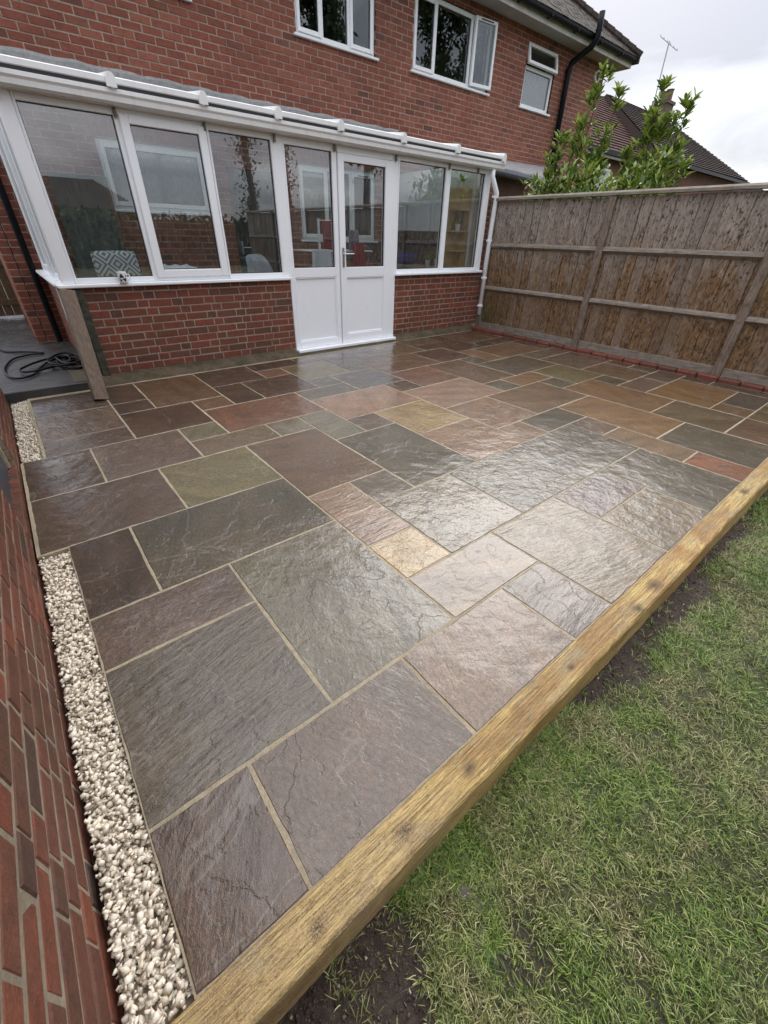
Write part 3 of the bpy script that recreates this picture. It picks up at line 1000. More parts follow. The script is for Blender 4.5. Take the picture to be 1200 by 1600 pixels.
def make_slab(u0, u1, v0, v1, ck):
    x0, x1, y0, y1 = u0 * MOD, u1 * MOD, v0 * MOD, v1 * MOD
    g = 0.0043
    x0 += g; x1 -= g; y0 += g; y1 -= g
    if v0 == B0:
        y0 += -g + 0.003
    cx, cy = (x0 + x1) / 2, (y0 + y1) / 2
    r2 = random.Random(int(u0 * 1000 + v0 * 77 + 5000))
    # dressed edge: a wandering outline, riven top, spalled arris
    per = []
    n = 9
    for (ax, ay, bx, by) in ((x0, y0, x1, y0), (x1, y0, x1, y1), (x1, y1, x0, y1), (x0, y1, x0, y0)):
        m = max(4, int(math.hypot(bx - ax, by - ay) / 0.045))
        for k in range(m):
            t = k / m
            per.append((ax + (bx - ax) * t + r2.gauss(0, 0.0009), ay + (by - ay) * t + r2.gauss(0, 0.0009)))
    tilt = (r2.uniform(-0.0022, 0.0022), r2.uniform(-0.0022, 0.0022))
    zb = r2.uniform(-0.0008, 0.0012)
    np_ = len(per)
    v = []

    def zt(x, y):
        return zb + tilt[0] * (x - cx) + tilt[1] * (y - cy)
    for k, (x, y) in enumerate(per):          # inner ring (top), outer ring (arris), skirt
        dx, dy = cx - x, cy - y
        L = math.hypot(dx, dy)
        ins = 0.0035 + abs(r2.gauss(0, 0.0018))
        v.append((x + dx / L * ins, y + dy / L * ins, zt(x, y)))
    for (x, y) in per:
        v.append((x, y, zt(x, y) - 0.004))
    for (x, y) in per:
        v.append((x, y, -0.03))
    f = [tuple(range(np_))]
    for r_ in (0, np_):
        for k in range(np_):
            a, b = r_ + k, r_ + (k + 1) % np_
            f.append((a, a + np_, b + np_, b))
    v = [(a - cx, b - cy, c) for a, b, c in v]
    o = link('paving_slab', MB().add(v, f).mesh('paving_slab', 'slab'), patio)
    o.location = (cx, cy, 0)
    c = COLR[ck]
    k = r2.uniform(0.88, 1.14) * 0.74
    rip = 0.6 * r2.random() ** 2.2 * (1.0 if v0 < 8 else 0.45)
    for q, val in RIVEN.items():
        if abs(q[0] - u0) < 0.1 and abs(q[1] - v0) < 0.1:
            rip = val
    if ck in ('gr', 'gl', 'bl', 'gn', 'gy', 'lg'):
        wr, wg, wb, kk = 1.15, 1.0, 0.80, {'gl': 1.25, 'gn': 1.1, 'lg': 1.1}.get(ck, 1.05)
    else:
        wr, wg, wb, kk = 1.22, 0.98, 0.76, {'pk': 1.2, 'tn': 1.12, 'ye': 1.1, 'pu': 1.1}.get(ck, 1.05)
    if ck in ('pu', 'pk'):
        wb = 0.80
    k *= kk
    o.color = (c[0] * k * wr, c[1] * k * wg * r2.uniform(0.97, 1.02), c[2] * k * wb * r2.uniform(0.94, 1.06), rip)
    return o


for s_ in SL:
    make_slab(*s_)

# raised concrete path with a step, running down the side of the house
pm = MB()
pm.box(-0.78, 0.055, 4.285, 6.54, -0.2, 0.075, 0.008)
pm.box(-1.6, -0.30, 6.541, 14, -0.2, 0.072)
path = tag(pm.build('concrete_path', 'concrete'), kind='structure')
ps = MB().box(-0.17, 0.052, 4.30, 5.0, 0.02, 0.083, 0.004).build('path_slab', 'plinth', path)

# gravel: loose limestone chips between the slabs and the brick wall
bedm = MB().box(-0.712, LE * MOD, PY, 4.955 * MOD, -0.2, -0.052)
bedm.box(-0.712, (LE + 0.05) * MOD, 9.01 * MOD, 4.28, -0.2, -0.052)
gbed = tag(bedm.build('gravel_bed', 'dirt_bed'), kind='structure')


def gravel(name, x0, x1, y0, y1, count, smin, smax, label):
    rs = np.random.RandomState(count)
    shapes = []
    for i in range(40):                      # broken chips: hulls of a few points
        bm = bmesh.new()
        for k in range(rs.randint(8, 12)):
            d = rs.randn(3); d /= np.linalg.norm(d)
            bm.verts.new(tuple(d * rs.uniform(0.86, 1.0)))
        bmesh.ops.convex_hull(bm, input=bm.verts)
        for v in [v for v in bm.verts if not v.link_faces]:
            bm.verts.remove(v)
        bmesh.ops.triangulate(bm, faces=bm.faces)
        bm.verts.index_update()
        shapes.append((np.array([v.co[:] for v in bm.verts]), np.array([[v.index for v in f.verts] for f in bm.faces])))
        bm.free()
    V, F = [], []
    off = 0
    for i in range(count):
        s = smin + (smax - smin) * rs.rand() ** 1.5
        sv, sf = shapes[rs.randint(40)]
        v = sv * np.array([1.0, rs.uniform(0.75, 1.0), rs.uniform(0.58, 0.88)]) * s * 0.54
        q, _ = np.linalg.qr(rs.randn(3, 3))
        v = v @ q
        layer = i / count
        z = -0.050 + 0.040 * layer + rs.uniform(-0.004, 0.006)
        mrg = s * 0.38
        p = np.array([rs.uniform(x0 + mrg, x1 - mrg * 0.6), rs.uniform(y0 + mrg, y1 - mrg), z])
        V.append(v + p); F.append(sf + off); off += len(v)
    V = np.concatenate(V); F = np.concatenate(F).ravel()
    o = np_mesh(name, V, F, 3, 'gravel')
    return tag(o, label, 'gravel', kind='stuff')


gravel('gravel', -0.715, LE * MOD + 0.004, PY + 0.005, 4.95 * MOD, 5200, 0.010, 0.029, 'cream limestone gravel strip between the near paving and brick wall')
gravel('gravel', -0.715, (LE + 0.05) * MOD + 0.004, 9.03 * MOD, 4.26, 3600, 0.010, 0.028, 'cream limestone gravel strip beyond the doorway by the path step')


# grass: wet trodden turf
def grass():
    rs = np.random.RandomState(3)
    nt, bpt = 34000, 11
    tx = -0.35 + 4.6 * rs.rand(nt) ** 1.7
    ty = -0.475 - 2.2 * rs.rand(nt) ** 1.5
    tl = np.exp(rs.randn(nt) * 0.34)
    ta = rs.rand(nt) * 6.283 * 0.5 + np.sin(tx * 6 + 2 * np.sin(ty * 7)) * 1.5
    keep = []
    for i in range(nt):
        b = bare_amount(tx[i], ty[i])
        thin = math.sin(tx[i] * 13 + 3 * math.sin(ty[i] * 9)) * math.sin(ty[i] * 17 + 2 * math.sin(tx[i] * 6))
        keep.append(rs.rand() > max(b * 0.97, 0.7 * max(0.0, thin - 0.3)))
    keep = np.array(keep)
    tx, ty, tl, ta = tx[keep], ty[keep], tl[keep], ta[keep]
    idx = np.repeat(np.arange(len(tx)), bpt)
    n = len(idx)
    ox, oy = rs.randn(n) * 0.009, rs.randn(n) * 0.009
    x, y = tx[idx] + ox, np.minimum(ty[idx] + oy, -0.482)
    z = np.array([lawn_z(a, b) for a, b in zip(x, y)]) - 0.002
    ang = np.arctan2(oy + 0.006 * np.sin(ta[idx]), ox + 0.006 * np.cos(ta[idx])) + rs.randn(n) * 0.7
    L = rs.uniform(0.011, 0.030, n) * tl[idx]
    lean = rs.uniform(0.75, 1.42, n)
    w = rs.uniform(0.0005, 0.0012, n)
    d = np.stack([np.cos(ang), np.sin(ang), np.zeros(n)], 1)
    sd = np.stack([-np.sin(ang), np.cos(ang), np.zeros(n)], 1)
    up = np.array([0, 0, 1.0])
    P0 = np.stack([x, y, z], 1)
    curl = rs.uniform(-0.25, 0.25, n)[:, None] * sd
    P1 = P0 + (d * np.sin(lean * 0.55)[:, None] + up * np.cos(lean * 0.55)[:, None]) * (L * 0.45)[:, None]
    P2 = P1 + (d * np.sin(lean)[:, None] + up * np.cos(lean)[:, None] + curl) * (L * 0.35)[:, None]
    P3 = P2 + (d * np.sin(lean * 1.2)[:, None] + up * np.cos(lean * 1.2)[:, None] + curl * 2) * (L * 0.3)[:, None]
    W = (sd * w[:, None])
    V = np.stack([P0 - W, P0 + W, P1 - W, P1 + W, P2 - W * 0.7, P2 + W * 0.7, P3], 1)
    F = np.array([(0, 1, 3), (0, 3, 2), (2, 3, 5), (2, 5, 4), (4, 5, 6)])
    FF = (F[None] + (np.arange(n) * 7)[:, None, None]).ravel()
    o = np_mesh('grass', V.reshape(-1, 3), FF, 3, 'grass')
    tag(o, 'short wet lawn grass beside the timber sleeper', 'grass', kind='stuff')


grass()

# ================================================================== TIMBER SLEEPER
sm = MB()
nseg = 120
sx0, sx1 = -0.66, 5.80
prof = [(PY, -0.26), (PY - 0.105, -0.26), (PY - 0.106, -0.006), (PY - 0.098, 0.003), (PY - 0.006, 0.004), (PY, -0.002)]
r2 = random.Random(5)
vv, ff = [], []
for i in range(nseg + 1):
    t = (i / nseg) ** 1.5
    x = sx0 + (sx1 - sx0) * t
    wob = 0.002 * math.sin(x * 3.1) + r2.gauss(0, 0.0006)
    for k, (py, pz) in enumerate(prof):
        chip = abs(r2.gauss(0, 0.0012)) if k in (2, 3) else 0
        vv.append((x, py + (wob if k in (1, 2, 3) else 0) + chip, pz + (r2.gauss(0, 0.0005) if k > 1 else 0) - chip))
m_ = len(prof)
for i in range(nseg):
    for k in range(m_):
        a, b = i * m_ + k, i * m_ + (k + 1) % m_
        ff.append((a, b, b + m_, a + m_))
ff.append(tuple(range(m_))); ff.append(tuple(range(nseg * m_, (nseg + 1) * m_)))
slp = sm.add(vv, ff).build('timber_sleeper', 'sleeper')
tag(slp, 'long yellow brown timber sleeper edging the patio above the lawn', 'sleeper')
# ================================================================== FENCE
FX = 5.95
fence = thing('fence', 'tall weathered closeboard fence down the right side of the patio', 'fence')
bmesh_cache = {}
y = 4.46
i = 0
fb = random.Random(11)
while y > -4.6:
    w = fb.choice((0.118, 0.122, 0.126))
    key = w
    if key not in bmesh_cache:
        pf = [(-0.012, 0.0), (-0.007, -w), (0.006, -w), (0.007, -w - 0.03), (0.012, -w - 0.03), (0.014, 0.0)]
        bmesh_cache[key] = MB().prism([(p[0], p[1]) for p in pf], 'z', 0.0, 1.69).mesh('board', 'fence')
    o = link('board', bmesh_cache[key], fence)
    o.location = (FX + 0.024 + fb.uniform(-0.006, 0.006), y, 0.118 + fb.uniform(-0.004, 0.002))
    o.rotation_euler = (fb.uniform(-0.004, 0.004), fb.uniform(-0.003, 0.003), 0)
    y -= w + fb.choice((0.004, 0.006, 0.009))
    i += 1
for k, (py, w) in enumerate(((4.40, 0.09), (2.53, 0.095), (0.68, 0.095), (-1.15, 0.095), (-2.98, 0.095))):
    MB().box(FX - 0.035, FX + 0.012, py - w / 2, py + w / 2, -0.2, 1.822, 0.006).build('post', 'post', fence)
pys = [4.355, 2.578, 2.482, 0.728, 0.632, -1.10, -1.20, -2.93, -3.03, -4.6]
for a, b in zip(pys[0::2], pys[1::2]):
    for z in (0.64, 1.245):
        # arris rail: triangular section
        MB().prism([(FX - 0.030, z - 0.005), (FX - 0.024, z + 0.022), (FX + 0.0125, z + 0.042), (FX + 0.0125, z - 0.042)], 'y', b, a).build('rail', 'rail', fence)
    MB().box(FX - 0.004, FX + 0.05, b, a, -0.1, 0.117, 0.004).build('gravel_board', 'rail', fence)
cy_ = [4.45, 2.53, 0.68, -1.15, -2.98, -4.6]
for a, b in zip(cy_, cy_[1:]):
    MB().prism([(FX - 0.045, 1.825), (FX - 0.045, 1.852), (FX - 0.02, 1.872), (FX + 0.06, 1.862), (FX + 0.06, 1.825)], 'y', b + 0.002, a - 0.002).build('cap_rail', 'rail', fence)

# row of edging bricks along the foot of the fence
edging = thing('brick_edging', 'single row of red bricks along the foot of the fence', 'brick edging')
yy = 4.37
while yy > PY + 0.1:
    w = 0.212
    mb = MB().box(5.735, 5.845, -w / 2, w / 2, -0.08, 0.052, 0.012)
    if 'edge' not in bmesh_cache:
        bmesh_cache['edge'] = MB().box(-0.055, 0.055, -w / 2, w / 2, -0.07, 0.048, 0.012).mesh('brick', 'brick_edge')
    o = link('brick', bmesh_cache['edge'], edging)
    o.location = (5.787 + fb.uniform(-0.006, 0.006), yy - w / 2, fb.uniform(-0.006, 0.004))
    o.rotation_euler = (fb.uniform(-0.02, 0.02), fb.uniform(-0.03, 0.03), fb.uniform(-0.03, 0.03))
    yy -= w + fb.uniform(0.006, 0.014)
MB().box(5.7255, 5.945, PY, 4.40, -0.19, -0.012).build('mortar_bed', 'mortar', edging)

# ================================================================== LEFT OUTBUILDING
LX = -0.722
DY0, DY1, DZ = 1.70, 2.62, 2.0
out = thing('brick_outbuilding', 'old red brick outbuilding wall along the left edge of the patio', 'outbuilding')
lw = MB()
wall_core(lw, -2.4, 4.275, -0.2, 2.4, 0, 0, [(DY0, DY1, 0.04, DZ)], lambda mb, u0, u1, z0, z1, a, b: mb.box(LX - 0.22, LX - 0.003, u0, u1, z0, z1))
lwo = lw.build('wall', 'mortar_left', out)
bl = brick_layout(0, 6.675, 0.0, 2.55, [(DY0 + 2.4, DY1 + 2.4, 0.19, DZ + 0.15)], 'flemish', 0.004)
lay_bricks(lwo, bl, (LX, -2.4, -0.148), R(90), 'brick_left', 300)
# far end face of the wall
be = brick_layout(0, 0.2, 0.0, 2.55, [], 'stretcher')
lay_bricks(lwo, be, (LX - 0.012, 4.281, -0.148), R(180), 'brick_left', 0)
# rowlock threshold and door
for k in range(13):
    yk = DY0 + 0.012 + k * 0.0705
    MB().box(LX - 0.20, LX - 0.0005, yk, yk + 0.062, -0.06, 0.046 + fb.uniform(-0.003, 0.003), 0.005).build('threshold_brick', 'brick_left', out)
dr = MB().box(LX - 0.09, LX - 0.042, DY0 + 0.04, DY1 - 0.04, 0.055, DZ - 0.04).build('door', 'door_blue', out)
MB().box(LX - 0.0418, LX - 0.034, DY0 + 0.14, DY1 - 0.14, 0.2, 0.85, 0.004).build('door_panel', 'door_blue', dr)
dfm = MB()
dfm.box(LX - 0.10, LX - 0.028, DY0 + 0.001, DY0 + 0.039, 0.05, DZ - 0.001)
dfm.box(LX - 0.10, LX - 0.028, DY1 - 0.039, DY1 - 0.001, 0.05, DZ - 0.001)
dfm.box(LX - 0.10, LX - 0.028, DY0 + 0.0395, DY1 - 0.0395, DZ - 0.039, DZ - 0.001)
dfm.build('door_frame', 'pale_timber', out)
rb = MB().box(LX - 2.6, LX + 0.05, -2.45, 4.32, 2.402, 2.5, 0.01).build('roof', 'black_plastic', out)
MB().box(LX - 2.6, LX - 2.4, -2.4, 4.27, -0.2, 2.4).box(LX - 2.399, LX - 0.23, -2.4, -2.2, -0.2, 2.4).build('rear_wall', 'render_wall', out)

# ================================================================== MAIN HOUSE
house = thing('brick_house', 'two storey red brick house behind the white conservatory', 'house')
HX0, HX1, HTOP = -0.29, 11.88, 4.66
OPS = [(1.0, 2.42, 3.62, 4.52), (3.88, 5.25, 3.62, 4.52), (6.02, 7.92, 3.62, 4.52), (8.98, 9.97, 3.60, 4.48),      # upstairs
       (1.03, 2.30, 1.55, 2.24), (3.75, 5.28, 1.26, 2.24), (2.60, 3.38, 0.10, 2.10)]                                # inside conservatory
hw = MB()
wall_core(hw, HX0, HX1, -0.2, HTOP, 0, 0, OPS, lambda mb, u0, u1, z0, z1, a, b: mb.box(u0, u1, HW + 0.0035, HW + 0.25, z0, z1))
hwall = hw.build('wall', 'mortar', house)
hb = brick_layout(0, HX1 - HX0, 0.0, HTOP - 0.002, [(a - HX0, b - HX0, c, d) for a, b, c, d in OPS], 'stretcher', 0.003)
lay_bricks(hwall, hb, (HX0, HW, 0.0), 0.0, 'brick_house', 300, prefer=lambda b: b[2] > 2.82)
# other walls (solid, brick coloured) and floors keep the rooms dark
sh = MB()
sh.box(HX0, HX0 + 0.2, HW + 0.251, 14, -0.2, HTOP)
sh.box(HX1 - 0.2, HX1, HW + 0.251, 14, -0.2, HTOP)
sh.box(HX0 + 0.201, HX1 - 0.201, 13.8, 14, -0.2, HTOP)
sh.build('outer_wall', 'render_wall', house)
MB().box(HX0 + 0.201, HX1 - 0.201, HW + 0.251, 13.79, 2.42, 2.6).build('upper_floor', 'plaster', house)
MB().box(HX0 + 0.201, HX1 - 0.201, HW + 0.251, 13.79, -0.1, 0.08).build('ground_floor', 'interior_floor', house)
MB().box(HX0 + 0.201, HX1 - 0.201, HW + 3.2, HW + 3.3, 0.081, 4.6).build('partition', 'plaster', house)
for xx in (3.2, 5.7, 8.5):
    MB().box(xx, xx + 0.1, HW + 0.251, HW + 3.199, 2.601, 4.6).build('partition', 'plaster', house)
# corner face bricks on the left return
bl2 = brick_layout(0, 1.6, 0.0, 2.7, [], 'stretcher')
lay_bricks(hwall, bl2, (HX0 - 0.006, HW + 1.61, 0.0), R(-90), 'brick_house', 0)
# cement fillet above the conservatory roof
fm = MB()
vv, ff = [], []
n = 60
for k in range(n + 1):
    x = 0.0 + 5.75 * k / n
    zt = 2.872 - 0.02 * (k / n) + 0.006 * math.sin(k * 1.3) + fb.uniform(-0.005, 0.005)
    vv += [(x, HW - 0.004, zt), (x, HW - 0.022, zt - 0.03), (x, HW - 0.045, 2.45)]
for k in range(n):
    a = k * 3
    ff += [(a, a + 1, a + 4, a + 3), (a + 1, a + 2, a + 5, a + 4)]
fm.add(vv, ff).build('cement_flashing', 'flashing', house)
# soldier courses over the inner windows
for (a, b) in ((1.0, 2.33), (3.72, 5.31)):
    x = a
    while x < b:
        MB().box(x, x + 0.065, HW - 0.0035, HW + 0.03, 2.252, 2.465, 0.003).build('soldier_brick', 'brick_house', hwall)
        x += 0.075


def window(parent, x0, x1, z0, z1, yf, lights, sill=True, pane='glass_up', depth=0.07, fw=0.055, sashes=(), gap=0.0, trickle=()):
    """upvc window, outer face at y=yf; lights: list of x splits; sashes: indices of opening lights"""
    w = link('window', None, parent)
    m = MB()
    m.box(x0, x0 + fw, yf, yf + depth, z0, z1, 0.004)
    m.box(x1 - fw, x1, yf, yf + depth, z0, z1, 0.004)
    m.box(x0 + fw, x1 - fw, yf + 0.0015, yf + depth, z1 - fw, z1, 0.004)
    m.box(x0 + fw, x1 - fw, yf + 0.0015, yf + depth, z0, z0 + fw, 0.004)
    xs = [x0 + fw] + [v for v in lights] + [x1 - fw]
    for v in lights:
        m.box(v - 0.03, v + 0.03, yf + 0.002, yf + depth, z0 + fw, z1 - fw, 0.004)
    m.build('frame', 'upvc', w)
    for i in range(len(xs) - 1):
        a = xs[i] + (0.03 if i else 0)
        b = xs[i + 1] - (0.03 if i < len(xs) - 2 else 0)
        c, d = z0 + fw, z1 - fw
        yp = yf + 0.03
        if i in sashes:
            s = MB()
            t = 0.05
            e = 0.022
            s.box(a - e, a + t - e, yf - 0.018, yf + 0.03, c - e, d + e, 0.005)
            s.box(b - t + e, b + e, yf - 0.018, yf + 0.03, c - e, d + e, 0.005)
            s.box(a + t - e, b - t + e, yf - 0.0165, yf + 0.03, d - t + e, d + e, 0.005)
            s.box(a + t - e, b - t + e, yf - 0.0165, yf + 0.03, c - e, c + t - e, 0.005)
            s.build('sash', 'upvc', w)
            if i in trickle:
                MB().box(a + 0.10, b - 0.10, yf - 0.0215, yf - 0.017, d - 0.015, d + 0.002).build('trickle_vent', 'gasket', w)
            a, b, c, d = a + t - e, b - t + e, c + t - e, d - t + e
            yp = yf + 0.005
        g = MB()
        q = 0.006
        g.box(a, a + q, yp - 0.004, yp + 0.02, c, d); g.box(b - q, b, yp - 0.004, yp + 0.02, c, d)
        g.box(a + q, b - q, yp - 0.004, yp + 0.02, d - q, d); g.box(a + q, b - q, yp - 0.004, yp + 0.02, c, c + q)
        g.build('gasket', 'gasket', w)
        MB().box(a + q * 0.5, b - q * 0.5, yp + 0.002, yp + 0.008, c + q * 0.5, d - q * 0.5).build('pane', pane, w)
    if sill:
        MB().box(x0 - 0.05, x1 + 0.05, yf - 0.075, yf + 0.06, z0 - 0.034, z0 - 0.0005, 0.008).build('sill', 'upvc', w)
    return w


UY = HW + 0.035
window(house, 1.0, 2.42, 3.62, 4.52, UY, [1.5, 1.95], sashes=(0, 2))
window(house, 3.88, 5.25, 3.62, 4.52, UY, [4.31, 4.79], sashes=(0, 2))
window(house, 6.02, 7.92, 3.62, 4.52, UY, [6.53, 7.40], sashes=(0,))
# the right-hand light of that window stands ajar
aj = link('open_sash', None, house)
s = MB()
s.box(0, 0.05, -0.03, 0.02, 0, 0.86, 0.005); s.box(0.46, 0.51, -0.03, 0.02, 0, 0.86, 0.005)
s.box(0.05, 0.46, -0.0285, 0.02, 0.81, 0.86, 0.005); s.box(0.05, 0.46, -0.0285, 0.02, 0, 0.05, 0.005)
s.build('sash', 'upvc', aj)
MB().box(0.052, 0.458, -0.006, 0.002, 0.052, 0.808).build('pane', 'glass_up', aj)
MB().box(0.12, 0.40, -0.034, -0.0305, 0.825, 0.84).build('trickle_vent', 'gasket', aj)
aj.location = (7.42, UY - 0.03, 3.65)
aj.rotation_euler = (0, 0, R(-7))
w3 = window(house, 8.98, 9.97, 3.60, 4.20, UY, [], pane='glass_frost')
tp = link('top_light', None, house)
s = MB()
s.box(0, 0.05, -0.03, 0.02, -0.30, 0, 0.004); s.box(0.94, 0.99, -0.03, 0.02, -0.30, 0, 0.004)
s.box(0.05, 0.94, -0.0285, 0.02, -0.05, 0, 0.004); s.box(0.05, 0.94, -0.0285, 0.02, -0.30, -0.25, 0.004)
s.build('sash', 'upvc', tp)
MB().box(0.052, 0.938, -0.006, 0.002, -0.248, -0.052).build('pane', 'glass_up', tp)
tp.location = (8.98, UY - 0.01, 4.49)
tp.rotation_euler = (R(-14), 0, 0)
window(house, 1.03, 2.30, 1.55, 2.24, UY, [], sashes=(0,), pane='glass_frost')
window(house, 3.75, 5.28, 1.26, 2.24, UY, [4.28, 4.77], sashes=(0, 2), trickle=(2,))
# black back door of the house, inside the conservatory
bd = MB().box(2.61, 3.37, HW + 0.03, HW + 0.08, 0.102, 2.09).build('back_door', 'black_door', house)
MB().box(2.67, 2.70, HW + 0.012, HW + 0.028, 1.05, 1.22, 0.003).tube([(2.685, HW + 0.012, 1.14), (2.685, HW - 0.03, 1.14), (2.80, HW - 0.03, 1.14)], 0.008).build('handle', 'metal', bd)

# eaves, gutter, roof
E1 = HX1 + 0.42
FYB = HW - 0.36
MB().box(-0.75, E1 - 0.012, FYB + 0.022, HW - 0.0005, 4.652, 4.664).build('soffit', 'soffit', house)
MB().box(-0.77, E1, FYB, FYB + 0.02, 4.625, 4.80).box(E1 - 0.01, E1 + 0.01, FYB + 0.021, 14.3, 4.625, 4.80).build('fascia', 'fascia', house)
gp = []
for k in range(9):
    t = math.pi + math.pi * k / 8
    gp.append((FYB - 0.062 + 0.056 * math.cos(t), 4.755 + 0.062 * math.sin(t)))
gp += [(FYB - 0.008, 4.765), (FYB - 0.116, 4.765)]
gut = MB().prism(gp, 'x', -0.8, E1 + 0.07).build('gutter', 'black_plastic', house)
for gx in (6.2, 7.1, 8.0, 8.9, 9.8, 10.7, 11.6):
    MB().box(gx, gx + 0.05, FYB - 0.1215, FYB - 0.002, 4.688, 4.775, 0.012).build('gutter_bracket', 'black_plastic', gut)
MB().prism([(p[0] * 1.0, p[1]) for p in [(E1 + 0.02, 4.70), (E1 + 0.125, 4.70), (E1 + 0.13, 4.765), (E1 + 0.02, 4.765)]], 'y', FYB - 0.1, 14).build('side_gutter', 'black_plastic', house)
PIT = 0.72
rz0 = 4.775
ry0 = FYB - 0.09
rx1 = E1 + 0.09
rx0 = -0.85
yr = 10.35
hgt = (yr - ry0) * PIT
ra = (rx0, ry0, rz0); rb_ = (rx1, ry0, rz0); rc = (rx1 - (yr - ry0), yr, rz0 + hgt); rd = (rx0 + (yr - ry0), yr, rz0 + hgt)
back = 2 * yr - ry0
rr = MB().add([ra, rb_, rc, rd, (rx0, back, rz0), (rx1, back, rz0)], [(0, 1, 2, 3), (1, 5, 2), (5, 4, 3, 2), (4, 0, 3), (0, 4, 5, 1)])
rroof = rr.build('roof', 'roof_main', house)
# tile courses on the front slope: too small to pick apart, real lips in steps
tm = MB()
tilt = Vector((0, 1, PIT)).normalized()
nrm = Vector((0, -PIT, 1)).normalized()
for row in range(34):
    t0 = row * 0.11
    yb = ry0 + t0 * tilt.y
    xmax = rx1 - (yb - ry0)
    xx = 5.5 + (0.085 if row % 2 else 0)
    while xx < xmax - 0.02:
        e = min(xx + 0.163, xmax)
        b0 = Vector((xx, ry0, rz0)) + tilt * (t0 - 0.03)
        c = b0 + Vector(((e - xx) / 2, 0, 0)) + tilt * 0.075 + nrm * (0.016 + fb.uniform(-0.003, 0.006))
        tm.obox(c, ((e - xx) / 2, 0, 0), tilt * 0.075, nrm * 0.008)
        xx += 0.17
tag(tm.build('roof_tiles', 'roof_main', rroof), kind='stuff')
for k in range(26):
    a = Vector(rb_) + (Vector(rc) - Vector(rb_)) * (k * 0.03)
    d = (Vector(rc) - Vector(rb_)).normalized()
    p0 = a + Vector((0, 0, 0.015)); p1 = a + d * 0.27 + Vector((0, 0, 0.03))
    MB().tube([p0, p1], 0.1, 8, rs=[0.115, 0.085]).build('hip_tile', 'roof_main', rroof)
# soil pipe
spm = MB().tube([(10.35, HW - 0.07, 2.62), (10.35, HW - 0.07, 4.30), (10.36, HW - 0.085, 4.42), (10.40, FYB - 0.10, 4.60), (10.42, FYB - 0.17, 4.72), (10.42, FYB - 0.17, 4.86), (10.42, FYB - 0.16, 5.06)], 0.056, 12)
sp = spm.build('soil_pipe', 'black_plastic', house, smooth=True)
for z in (2.95, 4.28):
    MB().tube([(10.35, HW - 0.07, z), (10.35, HW - 0.07, z + 0.06)], 0.066, 12).build('pipe_collar', 'black_plastic', sp)
MB().tube([(10.42, FYB - 0.17, 4.80), (10.42, FYB - 0.17, 4.83)], 0.064, 12).build('pipe_collar', 'black_plastic', sp)
MB().tube([(10.55, HW - 0.002, 3.3), (10.55, HW - 0.06, 3.3), (10.55, HW - 0.07, 3.22)], 0.02, 8).build('overflow_pipe', 'black_plastic', house)
vn = MB().tube([(11.55, HW - 0.045, 4.43), (11.55, HW + 0.001, 4.43)], 0.10, 20)
vno = vn.build('wall_vent', 'upvc', house)
MB().tube([(11.55, HW - 0.047, 4.43), (11.55, HW - 0.0455, 4.43)], 0.075, 20).build('vent_hole', 'black_plastic', vno)
# downpipe and cable on the shadowed bit of wall left of the conservatory
MB().tube([(-0.06, HW - 0.06, 0.07), (-0.06, HW - 0.06, 4.62)], 0.036, 10).build('downpipe', 'black_plastic', house)
cab = MB().tube([(-0.19, HW - 0.008, 0.1), (-0.188, HW - 0.008, 1.0), (-0.19, HW - 0.008, 2.6)], 0.004, 6).build('cable', 'black_plastic', house)

# ================================================================== CONSERVATORY
cons = thing('conservatory', 'white upvc lean-to conservatory on a low red brick wall', 'conservatory')
CX0, CX1 = 0.03, 5.88
SZ = 0.865
cm = MB()
cm.box(0.04, 2.355, CF + 0.004, CF + 0.2, -0.1, SZ - 0.002)
cm.box(0.046, 0.24, CF + 0.1995, 6.54, -0.1, SZ - 0.002)          # left return
dw = cm.build('dwarf_wall', 'mortar', cons)
cm = MB().box(4.025, 6.02, CF + 0.004, CF + 0.2, -0.1, SZ - 0.002)
cm.box(5.886, 6.02, CF + 0.0042, CF + 0.1998, SZ - 0.003, 2.02)      # pier at the right end
dwr = cm.build('dwarf_wall', 'mortar', cons)
blc = brick_layout(0, 2.315, 0.0, 0.80, [], 'flemish', 0.006)
lay_bricks(dw, blc, (0.04, CF, 0.062), 0.0, 'brick_dwarf', 300)
blc = brick_layout(0, 1.995, 0.0, 0.80, [], 'flemish', 0.006)
lay_bricks(dwr, blc, (4.025, CF, 0.062), 0.0, 'brick_dwarf', 300)
blc = brick_layout(0, 0.134, 0.0, 1.14, [], 'stretcher')
lay_bricks(dwr, blc, (5.886, CF, 0.88), 0.0, 'brick_dwarf', 40)
blc = brick_layout(0, 2.04, 0.0, 0.80, [], 'flemish', 0.004)
lay_bricks(dw, blc, (0.040, 6.54, 0.062), R(-90), 'brick_dwarf', 100)
# sloping mossy concrete footing
vv, ff = [], []
n = 80
r3 = random.Random(21)
for k in range(n + 1):
    x = 0.06 + 5.78 * k / n
    e = 4.30 + 0.065 * min(1, k / n * 1.1) + r3.uniform(-0.008, 0.008)
    dz = 0.0 if not (2.30 < x < 4.06) else -0.05
    vv += [(x, CF + 0.01, 0.072 + dz + r3.uniform(-0.005, 0.004)), (x, CF - 0.07, 0.052 + dz * 0.8 + r3.uniform(-0.01, 0.008)), (x, e + 0.02, 0.022 + dz * 0.4 + r3.uniform(-0.004, 0.004)), (x, e, 0.001), (x, e, -0.03)]
for k in range(n):
    for q in range(4):
        a = k * 5 + q
        ff.append((a, a + 1, a + 6, a + 5))
MB().add(vv, ff).build('footing', 'plinth', cons)
